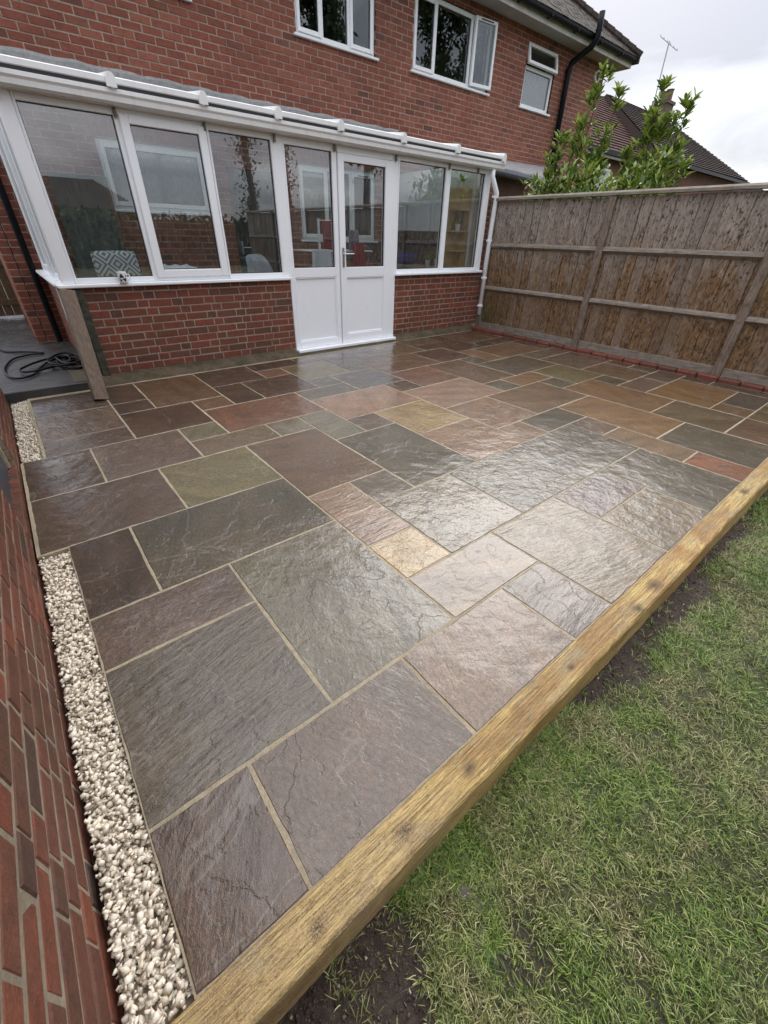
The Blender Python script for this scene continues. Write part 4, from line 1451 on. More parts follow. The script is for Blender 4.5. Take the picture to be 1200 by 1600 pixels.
# sill boards
MB().box(-0.02, 2.352, CF - 0.065, CF + 0.09, SZ, SZ + 0.032, 0.007).build('sill', 'upvc', cons)
MB().box(4.028, 5.955, CF - 0.065, CF + 0.09, SZ, SZ + 0.032, 0.007).build('sill', 'upvc', cons)
MB().box(-0.035, 0.10, CF + 0.0905, 6.5, SZ, SZ + 0.032, 0.007).build('sill', 'upvc', cons)
MB().box(2.352, 4.035, CF - 0.09, CF + 0.08, 0.012, 0.05, 0.006).build('threshold', 'upvc', cons)
FY = CF - 0.02     # outer face of frames
ZB, ZT = SZ + 0.033, 2.19
# corner posts, mullions, head
MB().box(CX0 - 0.005, 0.128, FY - 0.006, FY + 0.085, ZB, ZT, 0.006).build('corner_post', 'upvc', cons)
MB().box(5.775, CX1, FY - 0.003, FY + 0.08, ZB, ZT, 0.006).build('corner_post', 'upvc', cons)
MB().box(CX0, CX1, FY - 0.004, FY + 0.085, ZT + 0.0005, 2.26, 0.005).build('head_beam', 'upvc', cons)


def light(x0, x1, z0, z1, fw=0.03, sash=False, name='window', topw=0.05):
    """one fixed or opening light of the conservatory: frame band, gasket, glass"""
    w = link(name, None, cons)
    m = MB()
    m.box(x0, x0 + fw, FY, FY + 0.07, z0, z1, 0.004); m.box(x1 - fw, x1, FY, FY + 0.07, z0, z1, 0.004)
    m.box(x0 + fw, x1 - fw, FY + 0.0015, FY + 0.07, z1 - topw, z1, 0.004); m.box(x0 + fw, x1 - fw, FY + 0.0015, FY + 0.07, z0, z0 + 0.045, 0.004)
    m.build('frame', 'upvc', w)
    a, b, c, d, yp = x0 + fw, x1 - fw, z0 + 0.045, z1 - topw, FY + 0.03
    if sash:
        s = MB(); e = 0.014; t = 0.062
        s.box(a - e, a + t, FY - 0.02, FY + 0.03, c - e, d + e, 0.006); s.box(b - t, b + e, FY - 0.02, FY + 0.03, c - e, d + e, 0.006)
        s.box(a + t, b - t, FY - 0.0185, FY + 0.03, d - t * 0.75, d + e, 0.006); s.box(a + t, b - t, FY - 0.0185, FY + 0.03, c - e, c + t * 0.9, 0.006)
        s.build('sash', 'upvc', w)
        a, b, c, d, yp = a + t, b - t, c + t * 0.9, d - t * 0.75, FY + 0.006
    q = 0.006
    g = MB()
    g.box(a, a + q, yp - 0.004, yp + 0.02, c, d); g.box(b - q, b, yp - 0.004, yp + 0.02, c, d)
    g.box(a + q, b - q, yp - 0.004, yp + 0.02, d - q, d); g.box(a + q, b - q, yp - 0.004, yp + 0.02, c, c + q)
    g.build('gasket', 'gasket', w)
    MB().box(a + 0.003, b - 0.003, yp + 0.002, yp + 0.008, c + 0.003, d - 0.003).build('pane', 'glass', w)
    return w


light(0.130, 0.835, ZB, ZT, 0.02)
light(0.845, 1.600, ZB, ZT, 0.02, True)
light(1.605, 2.285, ZB, ZT, 0.02)
light(4.035, 4.930, ZB, ZT, 0.022)
light(4.985, 5.772, ZB, ZT, 0.022)
for a, b in ((0.8355, 0.8445), (2.286, 2.398), (4.9305, 4.9845)):
    MB().box(a, b, FY + 0.002, FY + 0.08, ZB, ZT, 0.001).build('mullion', 'upvc', cons)
MB().box(2.355, 2.3995, FY + 0.003, FY + 0.08, 0.051, ZB - 0.001, 0.004).build('door_jamb', 'upvc', cons)
MB().box(3.945, 4.034, FY + 0.002, FY + 0.08, 0.051, ZT, 0.005).build('door_jamb', 'upvc', cons)


def door(x0, x1, gx0, gx1, z1, fixed):
    d = link('door', None, cons)
    yo = FY + (0.004 if fixed else -0.014)
    z0 = 0.052
    gz0, gz1 = 0.985, (2.125 if fixed else 2.05)
    p0, p1 = (0.135, 0.88) if fixed else (0.165, 0.868)
    m = MB()
    m.box(x0, gx0, yo, yo + 0.07, z0, z1, 0.004); m.box(gx1, x1, yo, yo + 0.07, z0, z1, 0.004)
    m.box(gx0, gx1, yo + 0.0012, yo + 0.07, gz1, z1, 0.004); m.box(gx0, gx1, yo + 0.0012, yo + 0.07, p1, gz0, 0.004); m.box(gx0, gx1, yo + 0.0012, yo + 0.07, z0, p0, 0.004)
    m.build('door_frame', 'upvc', d)
    MB().box(gx0, gx1, yo + 0.022, yo + 0.045, p0, p1).build('panel', 'upvc', d)
    bd_ = MB()
    for (a, b, c, e) in ((gx0, gx0 + 0.014, p0, p1), (gx1 - 0.014, gx1, p0, p1), (gx0 + 0.014, gx1 - 0.014, p0, p0 + 0.014), (gx0 + 0.014, gx1 - 0.014, p1 - 0.014, p1)):
        bd_.box(a, b, yo + 0.006, yo + 0.0215, c, e, 0.004)
    bd_.build('panel_bead', 'upvc', d)
    q = 0.006; yp = yo + 0.03
    g = MB()
    g.box(gx0, gx0 + q, yp - 0.006, yp + 0.02, gz0, gz1); g.box(gx1 - q, gx1, yp - 0.006, yp + 0.02, gz0, gz1)
    g.box(gx0 + q, gx1 - q, yp - 0.006, yp + 0.02, gz1 - q, gz1); g.box(gx0 + q, gx1 - q, yp - 0.006, yp + 0.02, gz0, gz0 + q)
    g.build('gasket', 'gasket', d)
    MB().box(gx0 + 0.003, gx1 - 0.003, yp + 0.002, yp + 0.008, gz0 + 0.003, gz1 - 0.003).build('pane', 'glass', d)
    return d


door(2.40, 3.085, 2.425, 3.022, ZT, True)
d2 = door(3.095, 3.940, 3.178, 3.812, 2.12, False)
MB().box(3.0955, 3.9395, FY + 0.002, FY + 0.08, 2.125, ZT, 0.004).build('door_head', 'upvc', cons)
hy = FY - 0.014
MB().box(3.118, 3.148, hy - 0.010, hy - 0.0005, 0.985, 1.20, 0.003).tube([(3.133, hy - 0.008, 1.135), (3.133, hy - 0.05, 1.135), (3.145, hy - 0.055, 1.135), (3.265, hy - 0.052, 1.135)], 0.009, 8).build('handle', 'metal', d2)

# left side glazing
SX = 0.045
sd_ = link('side_window', None, cons)
for yy in (5.10, 5.72, 6.34):
    MB().box(SX, SX + 0.07, yy, yy + 0.06, ZB, 2.2, 0.004).build('mullion', 'upvc', sd_)
MB().box(SX + 0.001, SX + 0.07, FY + 0.086, 6.5, ZB, ZB + 0.05, 0.004).build('frame_rail', 'upvc', sd_)
MB().box(SX + 0.001, SX + 0.07, FY + 0.086, 6.5, 2.201, 2.28, 0.004).build('frame_rail', 'upvc', sd_)
for a, b in ((4.57, 5.098), (5.162, 5.718), (5.782, 6.338)):
    MB().box(SX + 0.03, SX + 0.036, a, b, ZB + 0.05, 2.2).build('pane', 'glass', sd_)
op = link('open_side_sash', None, cons)     # a side sash stands a little open
s = MB()
s.box(-0.02, 0.03, 0, 0.05, 0, 1.22, 0.004); s.box(-0.02, 0.03, 0.47, 0.52, 0, 1.22, 0.004)
s.box(-0.0185, 0.03, 0.05, 0.47, 1.17, 1.22, 0.004); s.box(-0.0185, 0.03, 0.05, 0.47, 0, 0.05, 0.004)
s.build('sash', 'upvc', op)
MB().box(0.002, 0.008, 0.048, 0.472, 0.048, 1.172).build('pane', 'glass', op)
op.location = (SX - 0.012, 5.18, 0.95)
# right end wall (plastered inside, brick out)
MB().box(5.80, 5.885, CF + 0.201, 6.54, 0.05, 2.28).build('end_wall', 'plaster', cons)

# roof: eaves trim, polycarbonate sheets, glazing bars with capped ends
RY0, RZ0, RZ1 = 4.36, 2.330, 2.60
sl = (RZ1 - RZ0) / (HW - 0.02 - RY0)
bars = [0.055, 0.825, 1.56, 2.30, 3.05, 3.97, 4.935, 5.925]
for a, b in zip(bars, bars[1:]):
    v = [(a + 0.02, RY0, RZ0), (b - 0.02, RY0, RZ0), (b - 0.02, HW - 0.02, RZ1), (a + 0.02, HW - 0.02, RZ1)]
    v2 = [(x, y_, z - 0.016) for x, y_, z in v]
    MB().add(v + v2, [(0, 1, 2, 3), (7, 6, 5, 4), (0, 4, 5, 1), (1, 5, 6, 2), (2, 6, 7, 3), (3, 7, 4, 0)]).build('roof_sheet', 'polycarb', cons)
    MB().box(a + 0.032, b - 0.032, RY0 - 0.022, RY0 - 0.002, RZ0 - 0.022, RZ0 + 0.024, 0.006).build('edge_trim', 'upvc_dirty', cons)
    MB().box(a + 0.032, b - 0.032, RY0 - 0.016, RY0 + 0.02, RZ0 - 0.052, RZ0 - 0.0225).build('eaves_seal', 'gasket', cons)
for i, bx in enumerate(bars):
    L = Vector((0, HW - 0.03 - RY0 + 0.03, (HW - 0.03 - RY0 + 0.03) * sl))
    half = 0.036 if 0 < i < 7 else 0.032
    prof = [(-half, -0.04), (-half, 0.012), (-half * 0.72, 0.034), (-half * 0.3, 0.045), (half * 0.3, 0.045), (half * 0.72, 0.034), (half, 0.012), (half, -0.04)]
    v = []
    for (t, sc) in ((0, 1), (1, 1)):
        for (px, pz) in prof:
            v.append((bx + px * sc, RY0 - 0.04 + L.y * t, RZ0 + pz + L.z * t))
    n = len(prof)
    f = [(k, (k + 1) % n, n + (k + 1) % n, n + k) for k in range(n)] + [tuple(range(n)), tuple(range(n, 2 * n))]
    gb = MB().add(v, f).build('glazing_bar', 'upvc_dirty', cons)
    v = []
    for t in (0, 1):
        for (px, pz) in prof:
            v.append((bx + px * (1.06 if t else 0.98), RY0 - 0.055 + 0.014 * t, RZ0 - 0.004 + pz * 1.06))
    MB().add(v, f).build('end_cap', 'upvc_dirty', gb)
MB().box(CX0, CX1, FY + 0.0, FY + 0.09, 2.2605, RZ0 - 0.018, 0.004).build('eaves_beam', 'upvc', cons)
# gutter
GD = -0.036
gp = [(4.455, 2.335), (4.452, 2.24), (4.43, 2.225), (4.375, 2.225), (4.352, 2.245), (4.348, 2.285), (4.335, 2.305), (4.335, 2.335), (4.345, 2.340), (4.352, 2.330), (4.44, 2.330)]
gp = [(a, 2.189 + (b - 2.225) * 0.83) for a, b in gp]
cg = MB().prism(gp, 'x', -0.02, 5.985).build('gutter', 'upvc_dirty', cons)
MB().prism([(p[0] - 0.004 if p[0] < 4.4 else p[0] - 0.002, p[1] + (0.004 if p[1] > 2.26 else -0.004)) for p in gp], 'x', 5.9855, 5.992).build('stop_end', 'upvc', cg)
for bx in (0.04, 0.83, 1.585, 2.305, 3.05, 3.975, 4.945, 5.55):
    MB().box(bx - 0.011, bx + 0.011, 4.452, FY - 0.0045, 2.145, 2.188, 0.003).tube([(bx, FY - 0.0045, 2.135), (bx, 4.452, 2.135)], 0.013, 8).build('gutter_bracket', 'bolt', cons)
# white downpipe with a swan neck
dp = MB().tube([(5.885, 4.395, 2.186), (5.885, 4.395, 2.11), (5.90, 4.385, 2.07), (6.0, 4.37, 1.92), (6.015, 4.375, 1.87), (6.012, 4.385, 1.5), (6.0, 4.39, 0.23)], 0.034, 12)
dpo = dp.build('downpipe', 'upvc', cons, smooth=True)
# keep it off the fence
dpo.location.x = -0.085
for z in (1.86, 1.30, 0.78, 0.36):
    xx = 6.012 - 0.085 if z > 0.5 else 5.918
    c = MB().tube([(xx, 4.385, z), (xx, 4.385, z + 0.03)], 0.041, 12)
    c.box(xx - 0.07, xx - 0.035, 4.38, 4.402, z + 0.004, z + 0.026)
    c.build('pipe_clip', 'upvc', dpo).location.x = 0.085
MB().box(0.25, 5.79, CF + 0.205, 6.545, -0.1, 0.09).build('floor', 'interior_floor', cons)

# ================================================================== THINGS AROUND
# mug on the sill
mug = thing('mug', 'white mug with black cow patches on the window sill', 'mug')
zs = SZ + 0.032
MB().lathe([(0.036, 0), (0.039, 0.004), (0.041, 0.09), (0.0415, 0.093), (0.037, 0.093), (0.035, 0.012)], (0, 0, 0), 20).build('body', 'upvc', mug, True)
MB().tube([(0.040, 0, 0.072), (0.062, 0, 0.068), (0.068, 0, 0.045), (0.058, 0, 0.024), (0.040, 0, 0.02)], 0.005, 8).build('handle', 'upvc', mug, True)
for (an, hz, w_, h_) in ((-1.9, 0.058, 0.42, 0.016), (-1.35, 0.030, 0.38, 0.014), (-2.2, 0.024, 0.2, 0.01), (-0.9, 0.062, 0.16, 0.01)):
    v = [(0, 0, 0)]
    pts = []
    for k in range(12):
        t = 2 * math.pi * k / 12
        rr_ = 1 + 0.35 * math.sin(3 * t + an * 5)
        a_ = an + w_ * rr_ * math.cos(t); z_ = hz + h_ * rr_ * math.sin(t)
        rad = 0.0395 + z_ * 0.018 + 0.0006
        pts.append((rad * math.cos(a_), rad * math.sin(a_), z_))
    rad = 0.0395 + hz * 0.018 + 0.0012
    pts.append((rad * math.cos(an), rad * math.sin(an), hz))
    MB().add(pts, [(k, (k + 1) % 12, 12) for k in range(12)]).build('patch', 'cow_black', mug, fix=False)
mug.location = (0.525, CF - 0.068 + 0.045, zs + 0.0005)
mug.location.y = FY - 0.045

# timber leaning against the conservatory corner
pk = thing('timber_plank', 'brown wet timber plank leaning against the conservatory corner', 'plank')
p0, p1 = Vector((-0.045, 3.86, 0.002)), Vector((0.035, 4.405, 0.845))
m = MB().bar(p0, p1, 0.055, 0.115, up=(1, 0.35, 0))
m.build('plank', 'brown_timber', pk)
MB().bar(p1 + (p1 - p0).normalized() * 0.0005, p1 + (p1 - p0).normalized() * 0.004, 0.053, 0.113, up=(1, 0.35, 0)).build('sawn_end', 'pale_timber', pk)
wp = MB().box(0.095, 0.165, CF - 0.045, CF - 0.003, 0.0, 0.855, 0.006).build('weathered_post', 'mossy_timber')
tag(wp, 'dark mossy timber upright fixed to the corner of the low brick wall', 'post')
wpipe = MB().tube([(-0.005, 4.72, 0.10), (-0.005, 4.72, 0.86)], 0.014, 8).tube([(-0.005, 4.72, 0.10), (0.03, 4.74, 0.09)], 0.014, 8).build('waste_pipe', 'upvc')
tag(wpipe, 'thin white waste pipe down the side of the conservatory wall', 'pipe')

# garden hose
hp = []
hr = random.Random(8)
zh = 0.092
for k in range(0, 190):
    t = k / 190 * 2 * math.pi * 5.2
    r_ = 0.16 + 0.05 * math.sin(t * 0.37 + 1) + 0.03 * math.sin(t * 1.7)
    hp.append((-0.12 + 0.055 * math.sin(t * 0.21) + r_ * 0.75 * math.cos(t), 5.10 + 0.05 * math.cos(t * 0.3) + r_ * 1.5 * math.sin(t), zh + 0.011 * (t / (2 * math.pi)) + 0.006 * math.sin(t * 2.3)))
loops = [(-0.22, 5.32), (-0.36, 5.25), (-0.50, 5.08), (-0.56, 4.95), (-0.52, 4.86), (-0.40, 4.88), (-0.25, 5.0), (-0.10, 5.12), (-0.05, 5.30), (-0.12, 5.42), (-0.28, 5.30), (-0.40, 5.00), (-0.46, 4.78), (-0.58, 4.70), (-0.66, 4.84), (-0.68, 5.2), (-0.60, 5.6), (-0.45, 5.75), (-0.30, 5.78), (-0.45, 5.95), (-0.62, 6.05), (-0.70, 6.3)]
last = Vector(hp[-1])
ctl = [Vector((x, y_, zh + 0.028 - 0.028 * min(1, i / 9))) for i, (x, y_) in enumerate(loops)]
ctl = [last] + ctl
for i in range(len(ctl) - 1):
    a0, a1, a2, a3 = ctl[max(i - 1, 0)], ctl[i], ctl[i + 1], ctl[min(i + 2, len(ctl) - 1)]
    for q in range(1, 7):
        t = q / 6
        hp.append(0.5 * ((2 * a1) + (-a0 + a2) * t + (2 * a0 - 5 * a1 + 4 * a2 - a3) * t * t + (-a0 + 3 * a1 - 3 * a2 + a3) * t ** 3))
hose = MB().tube(hp, 0.0105, 7).build('garden_hose', 'black_plastic', smooth=True)
tag(hose, 'tangled black garden hose lying on the wet concrete path', 'hose')

# stones left on the lawn
for k, (x, y_, s) in enumerate(((0.02, -0.60, 0.028), (0.035, -0.635, 0.020), (-0.02, -0.69, 0.017))):
    bm = bmesh.new()
    bmesh.ops.create_icosphere(bm, subdivisions=2, radius=s)
    q = random.Random(k)
    for v in bm.verts:
        v.co *= 1 + q.uniform(-0.12, 0.12)
        v.co.z *= 0.35
    me = bpy.data.meshes.new('stone'); bm.to_mesh(me); bm.free()
    me.materials.append(M['pebble'])
    o = link('stone', me)
    o.location = (x, y_, lawn_z(x, y_) + s * 0.12)
    tag(o, ['flat grey stone in the grass, largest of three by the sleeper', 'middle sized grey stone in the grass by the sleeper', 'smallest grey stone on the edge of the bare soil'][k], 'stone', 'stones on the lawn')

# ================================================================== INSIDE THE CONSERVATORY
FL = 0.09
# diamond cushion stood against the window on a chair
cu = thing('cushion', 'pale blue grey cushion with woven diamonds inside the left window', 'cushion')
bm = bmesh.new()
bmesh.ops.create_grid(bm, x_segments=14, y_segments=14, size=0.5)
vs = [v.co.copy() for v in bm.verts]; fs = [[v.index for v in f.verts] for f in bm.faces]
bm.free()
v1 = []; v2 = []
for c in vs:
    q = max(abs(c.x), abs(c.y)) * 2
    th = 0.07 * math.sqrt(max(0, 1 - (abs(c.x) * 2) ** 3)) * math.sqrt(max(0, 1 - (abs(c.y) * 2) ** 3))
    sx_ = c.x * 0.43 * (1 - 0.05 * (abs(c.y) * 2) ** 2); sz_ = c.y * 0.27 * (1 - 0.05 * (abs(c.x) * 2) ** 2)
    v1.append((sx_, -th, sz_)); v2.append((sx_, th, sz_))
MB().add(v1, fs).add(v2, fs).build('cover', 'cushion', cu, True)
cu.location = (0.615, 5.05, 1.01)
cu.rotation_euler = (R(-12), 0, 0)


def chair(name, label, x, y_, seat, top, mat, rz=0.0):
    c = thing(name, label, 'chair', 'chairs inside the conservatory')
    MB().box(-0.21, 0.21, -0.21, 0.21, seat - 0.05, seat, 0.01).build('seat', mat, c)
    bk = MB()
    bk.box(-0.21, 0.21, 0.19, 0.225, seat + 0.0005, top, 0.012)
    bk.build('backrest', mat, c)
    for sx_ in (-1, 1):
        for sy in (-1, 1):
            MB().box(sx_ * 0.19 - 0.018, sx_ * 0.19 + 0.018, sy * 0.19 - 0.018, sy * 0.19 + 0.018, 0, seat - 0.0505).build('leg', mat, c)
    c.location = (x, y_, FL + 0.001)
    c.rotation_euler = (0, 0, rz)
    return c


chair('wooden_chair', 'dark chair carrying the diamond cushion behind the left window', 0.63, 5.12, 0.70, 0.85, 'chair_black')
chair('dining_chair', 'dark chair with a pale cloth over its back by the black door', 2.28, 5.45, 0.46, 0.98, 'chair_black', R(180))
# cloth draped over the chair back
v, f = [], []
nu, nv_ = 14, 12
for j in range(nv_ + 1):
    for i in range(nu + 1):
        u = i / nu; w_ = j / nv_
        s_ = (w_ - 0.5) * 2
        z = 1.105 - 0.30 * abs(s_) ** 1.15
        yy = 5.235 + 0.05 * (1 if s_ > 0 else -1) * min(1, abs(s_) * 3) + 0.05 * s_ + 0.012 * math.sin(u * 16 + s_)
        x = 2.28 + (u - 0.5) * (0.27 + 0.16 * abs(s_)) + 0.01 * math.sin(w_ * 9)
        v.append((x, yy, z - 0.04 * (2 * u - 1) ** 4))
for j in range(nv_):
    for i in range(nu):
        a = j * (nu + 1) + i
        f.append((a, a + 1, a + nu + 2, a + nu + 1))
dc = MB().add(v, f).build('draped_cloth', 'grey_cloth', smooth=True)
dc.modifiers.new('thick', 'SOLIDIFY').thickness = 0.006
tag(dc, 'pale grey cloth draped over a chair back inside the third window', 'cloth')
# blue tub and folded lilac things along the sill
bt = MB().lathe([(0.14, 0), (0.17, 0.22), (0.18, 0.23), (0.16, 0.22), (0.13, 0.02)], (2.0, 5.1, 0.84), 18)
bt.box(1.80, 2.2, 4.95, 5.3, FL + 0.001, 0.839)
o = MB().box(1.55, 2.02, 4.92, 5.35, FL + 0.001, 0.80, 0.02).build('laundry_box', 'blue_plastic'); tag(o, 'blue box behind the opening window sash', 'box')
pd = MB().box(1.00, 1.50, 4.95, 5.35, FL + 0.001, 0.93, 0.03)
o = pd.build('laundry_heap', 'lilac_cloth'); tag(o, 'pale lilac laundry piled behind the opening sash', 'laundry')
for dx, (zz_) in ((1.30, 0.94),):
    v, f = [], []
    for j in range(9):
        for i in range(17):
            x = 0.98 + 0.55 * i / 16; y_ = 4.94 + 0.4 * j / 8
            e = min(1, 4 * min(i, 16 - i) / 16) * min(1, 4 * min(j, 8 - j) / 8)
            v.append((x, y_, 0.935 + 0.06 * e + 0.012 * math.sin(i * 1.7) * math.cos(j)))
    for j in range(8):
        for i in range(16):
            a = j * 17 + i
            f.append((a, a + 1, a + 18, a + 17))
    o = MB().add(v, f).build('towel', 'white_cloth', smooth=True)
    o.modifiers.new('thick', 'SOLIDIFY').thickness = 0.01
    tag(o, 'crumpled white towel on the lilac laundry', 'towel')
# dark green board leaning on the inner wall
gb_ = MB().obox((0.70, 6.36, 0.98), (0.30, 0, 0), (0, 0.012, 0.0), (0.02, 0.10, 0.88)).build('green_board', 'green_board')
tag(gb_, 'tall dark green board leaning on the inner brick wall', 'board')
gt = MB().obox((0.98, 6.37, 0.98), (0.02, 0, 0), (0, 0.02, 0), (0.02, 0.09, 0.87)).build('board_batten', 'brown_timber', gb_)
# clothes airer with a towel, a red garment
ar = thing('clothes_airer', 'white folding clothes airer behind the double doors', 'airer')
for (x, z0_, z1_) in ((3.36, FL, 1.52), (3.80, FL, 1.52)):
    MB().box(x - 0.012, x + 0.012, 5.39, 5.415, z0_ + 0.001, z1_).build('upright', 'upvc', ar)
for yy in (5.2, 5.35, 5.5, 5.65):
    MB().tube([(3.05, yy, 1.14), (4.15, yy, 1.14)], 0.008, 6).build('rail', 'upvc', ar)
for x in (3.05, 4.15):
    MB().tube([(x, 5.18, 1.14), (x, 5.67, 1.14)], 0.010, 6).build('side_rail', 'upvc', ar)
MB().tube([(3.36, 5.402, 1.50), (3.80, 5.402, 1.50)], 0.009, 6).build('top_rail', 'upvc', ar)


def hang(name, x0, x1, y_, ztop, zbot, mat, label, cat, taper=0.0, ph=0.0):
    v, f = [], []
    nu, nv_ = 18, 14
    for j in range(nv_ + 1):
        s_ = j / nv_
        for i in range(nu + 1):
            u = i / nu
            wid = 1 + taper * s_
            x = (x0 + x1) / 2 + (u - 0.5) * (x1 - x0) * wid
            v.append((x, y_ - 0.014 - 0.018 * s_ * math.sin(u * 17 + ph) - 0.01 * math.sin(u * 6 + s_ * 3), ztop - (ztop - zbot) * s_ + 0.012 * math.sin(u * 9 + ph) * s_))
    for j in range(nv_):
        for i in range(nu):
            a = j * (nu + 1) + i
            f.append((a, a + 1, a + nu + 2, a + nu + 1))
    o = MB().add(v, f).build(name, mat, smooth=True)
    o.modifiers.new('thick', 'SOLIDIFY').thickness = 0.006
    tag(o, label, cat)


hang('towel', 3.08, 3.40, 5.18, 1.155, 0.90, 'white_cloth', 'white towel hung on the airer behind the left door', 'towel', 0.06)
hang('red_garment', 3.38, 3.78, 5.385, 1.50, 1.16, 'red_cloth', 'red garment hung high on the airer behind the door handle', 'garment', -0.1, 1)
hang('red_cloth', 3.78, 3.99, 5.18, 1.24, 0.72, 'red_cloth', 'red cloth hanging low on the airer behind the right door', 'cloth', 0.25, 2)
hang('grey_garment', 3.82, 4.00, 5.34, 1.40, 1.05, 'lilac_cloth', 'grey garment on the airer right of the red one', 'garment', 0.1, 3)
# kitchen units on the right end wall
kc = thing('kitchen_units', 'white kitchen wall cupboards seen through the right hand window', 'cupboard')
MB().box(5.50, 5.798, 5.02, 6.53, 1.42, 2.12).build('carcass', 'cabinet', kc)
for k in range(5):
    a = 5.025 + k * 0.302
    dd = MB().box(5.476, 5.4995, a, a + 0.296, 1.425, 2.115, 0.004).build('cupboard_door', 'cabinet', kc)
    for q in range(4):
        MB().box(5.4715, 5.4755, a + 0.05 + q * 0.052, a + 0.09 + q * 0.052, 1.50, 2.04).build('groove_strip', 'cabinet', dd)
    kn = 5.02 + 0.03 + k * 0.302 if k % 2 == 0 else a + 0.266
    MB().lathe([(0.006, 0), (0.014, 0.01), (0.012, 0.02)], (0, 0, 0), 8).build('knob', 'metal', dd).location = (5.455, kn, 1.46)
MB().box(5.30, 5.798, 4.75, 6.53, 0.88, 0.92, 0.004).build('worktop', 'worktop', kc)
MB().box(5.34, 5.798, 4.76, 6.52, FL + 0.001, 0.879).build('base_unit', 'cabinet', kc)
MB().box(5.790, 5.799, 4.75, 6.53, 0.921, 1.419).build('splashback', 'mosaic', kc)
MB().box(4.6, 5.79, HW - 0.012, HW - 0.004, 0.95, 1.23).build('rear_splashback', 'mosaic', kc)
# wooden shelf tower by the end window
st_ = thing('shelf_unit', 'narrow pine shelf tower standing at the right end window', 'shelf')
for z in (0.921, 1.15, 1.42, 1.70, 1.96):
    MB().box(5.56, 5.785, 4.76, 4.99, z, z + 0.018).build('shelf', 'shelf_wood', st_)
MB().box(5.786, 5.798, 4.76, 4.99, 0.921, 1.98).build('back_panel', 'shelf_wood', st_)
MB().box(5.56, 5.785, 4.745, 4.7595, 1.70, 1.978).build('side_panel', 'shelf_wood', st_)
MB().box(5.56, 5.785, 4.9905, 5.005, 0.921, 1.978).build('side_panel', 'shelf_wood', st_)
MB().box(5.545, 5.5595, 4.76, 4.99, 1.72, 1.955).build('drawer_front', 'shelf_wood', st_)


def pot_plant(name, label, x, y_, z, s, n, seed):
    t = thing(name, label, 'plant', 'pot plants by the end window')
    MB().lathe([(0.035 * s, 0), (0.05 * s, 0.09 * s), (0.053 * s, 0.095 * s), (0.045 * s, 0.09 * s), (0.02 * s, 0.07 * s)], (0, 0, 0), 14).build('pot', 'pot_white', t)
    q = random.Random(seed)
    mb = MB()
    for k in range(n):
        a = q.uniform(0, 6.28); e = q.uniform(0.2, 1.3); L = q.uniform(0.08, 0.16) * s
        d = Vector((math.cos(a) * math.sin(e), math.sin(a) * math.sin(e), math.cos(e)))
        b0 = Vector((0, 0, 0.08 * s)); c = b0 + d * L; sd = d.cross(Vector((0, 0, 1)))
        if sd.length < 0.01: sd = Vector((1, 0, 0))
        sd = sd.normalized() * 0.014 * s
        m_ = b0 + d * L * 0.55
        mb.add([b0, m_ - sd, c, m_ + sd], [(0, 1, 2, 3)])
    mb.build('foliage', 'laurel', t, fix=False)
    t.location = (x, y_, z)


pot_plant('pot_plant', 'leafy pot plant on the middle shelf of the pine tower', 5.67, 4.87, 1.4385, 0.95, 60, 1)
pot_plant('pot_plant', 'pot plant with white flowers on the worktop, left of the tower', 5.45, 5.05, 0.9205, 1.3, 90, 2)
pot_plant('pot_plant', 'small pot plant on the worktop beside the flowering one', 5.42, 5.25, 0.9205, 1.0, 60, 3)
pot_plant('pot_plant', 'pot plant on top of the pine shelf tower', 5.67, 4.87, 1.9785, 0.9, 50, 4)
bb = MB()
v = MB().box(5.36, 5.62, 5.75, 6.15, 0.9205, 1.10, 0.05).build('blue_bag', 'blue_plastic'); tag(v, 'blue bag lying on the kitchen worktop', 'bag')

# ================================================================== BEYOND THE FENCE
# neighbour's low lean-to roof
nb = thing('neighbour_lean_to', "grey ribbed lean-to roof beyond the fence, left of the shrubs", 'lean-to')
A = Vector((6.3, HW - 0.01, 2.70)); Bq = Vector((10.9, HW - 0.01, 2.76)); Cq = Vector((8.75, 5.55, 2.40)); Dq = Vector((6.35, 5.45, 2.44))
nrib = 12
for k in range(nrib):
    t0, t1 = k / nrib, (k + 0.86) / nrib
    q = [A.lerp(Dq, t0), Bq.lerp(Cq, t0), Bq.lerp(Cq, t1), A.lerp(Dq, t1)]
    lo = [p - Vector((0, 0, 0.03)) for p in q]
    MB().add([p[:] for p in q + lo], [(0, 1, 2, 3), (7, 6, 5, 4), (0, 4, 5, 1), (1, 5, 6, 2), (2, 6, 7, 3), (3, 7, 4, 0)]).build('roof_rib', 'ribbed', nb)
q = [p - Vector((0, 0, 0.035)) for p in (A, Bq, Cq, Dq)]; lo = [p - Vector((0, 0, 0.02)) for p in q]
MB().add([p[:] for p in q + lo], [(0, 1, 2, 3), (7, 6, 5, 4), (0, 4, 5, 1), (1, 5, 6, 2), (2, 6, 7, 3), (3, 7, 4, 0)]).build('roof_deck', 'gasket', nb)
MB().tube([Dq + Vector((-0.1, -0.06, -0.07)), Cq + Vector((-0.12, -0.06, -0.09))], 0.055, 10).build('gutter', 'grey_gutter', nb)
MB().tube([Cq + Vector((-0.06, -0.06, -0.04)), Cq + Vector((-0.08, -0.02, -0.14)), Cq + Vector((-0.22, 0.06, -0.30)), Cq + Vector((-0.23, 0.06, -2.5))], 0.038, 10).build('downpipe', 'upvc_dirty', nb)
MB().box(6.32, 8.5, 5.75, 6.53, -0.2, 2.32).build('wall', 'brick_dwarf', nb)


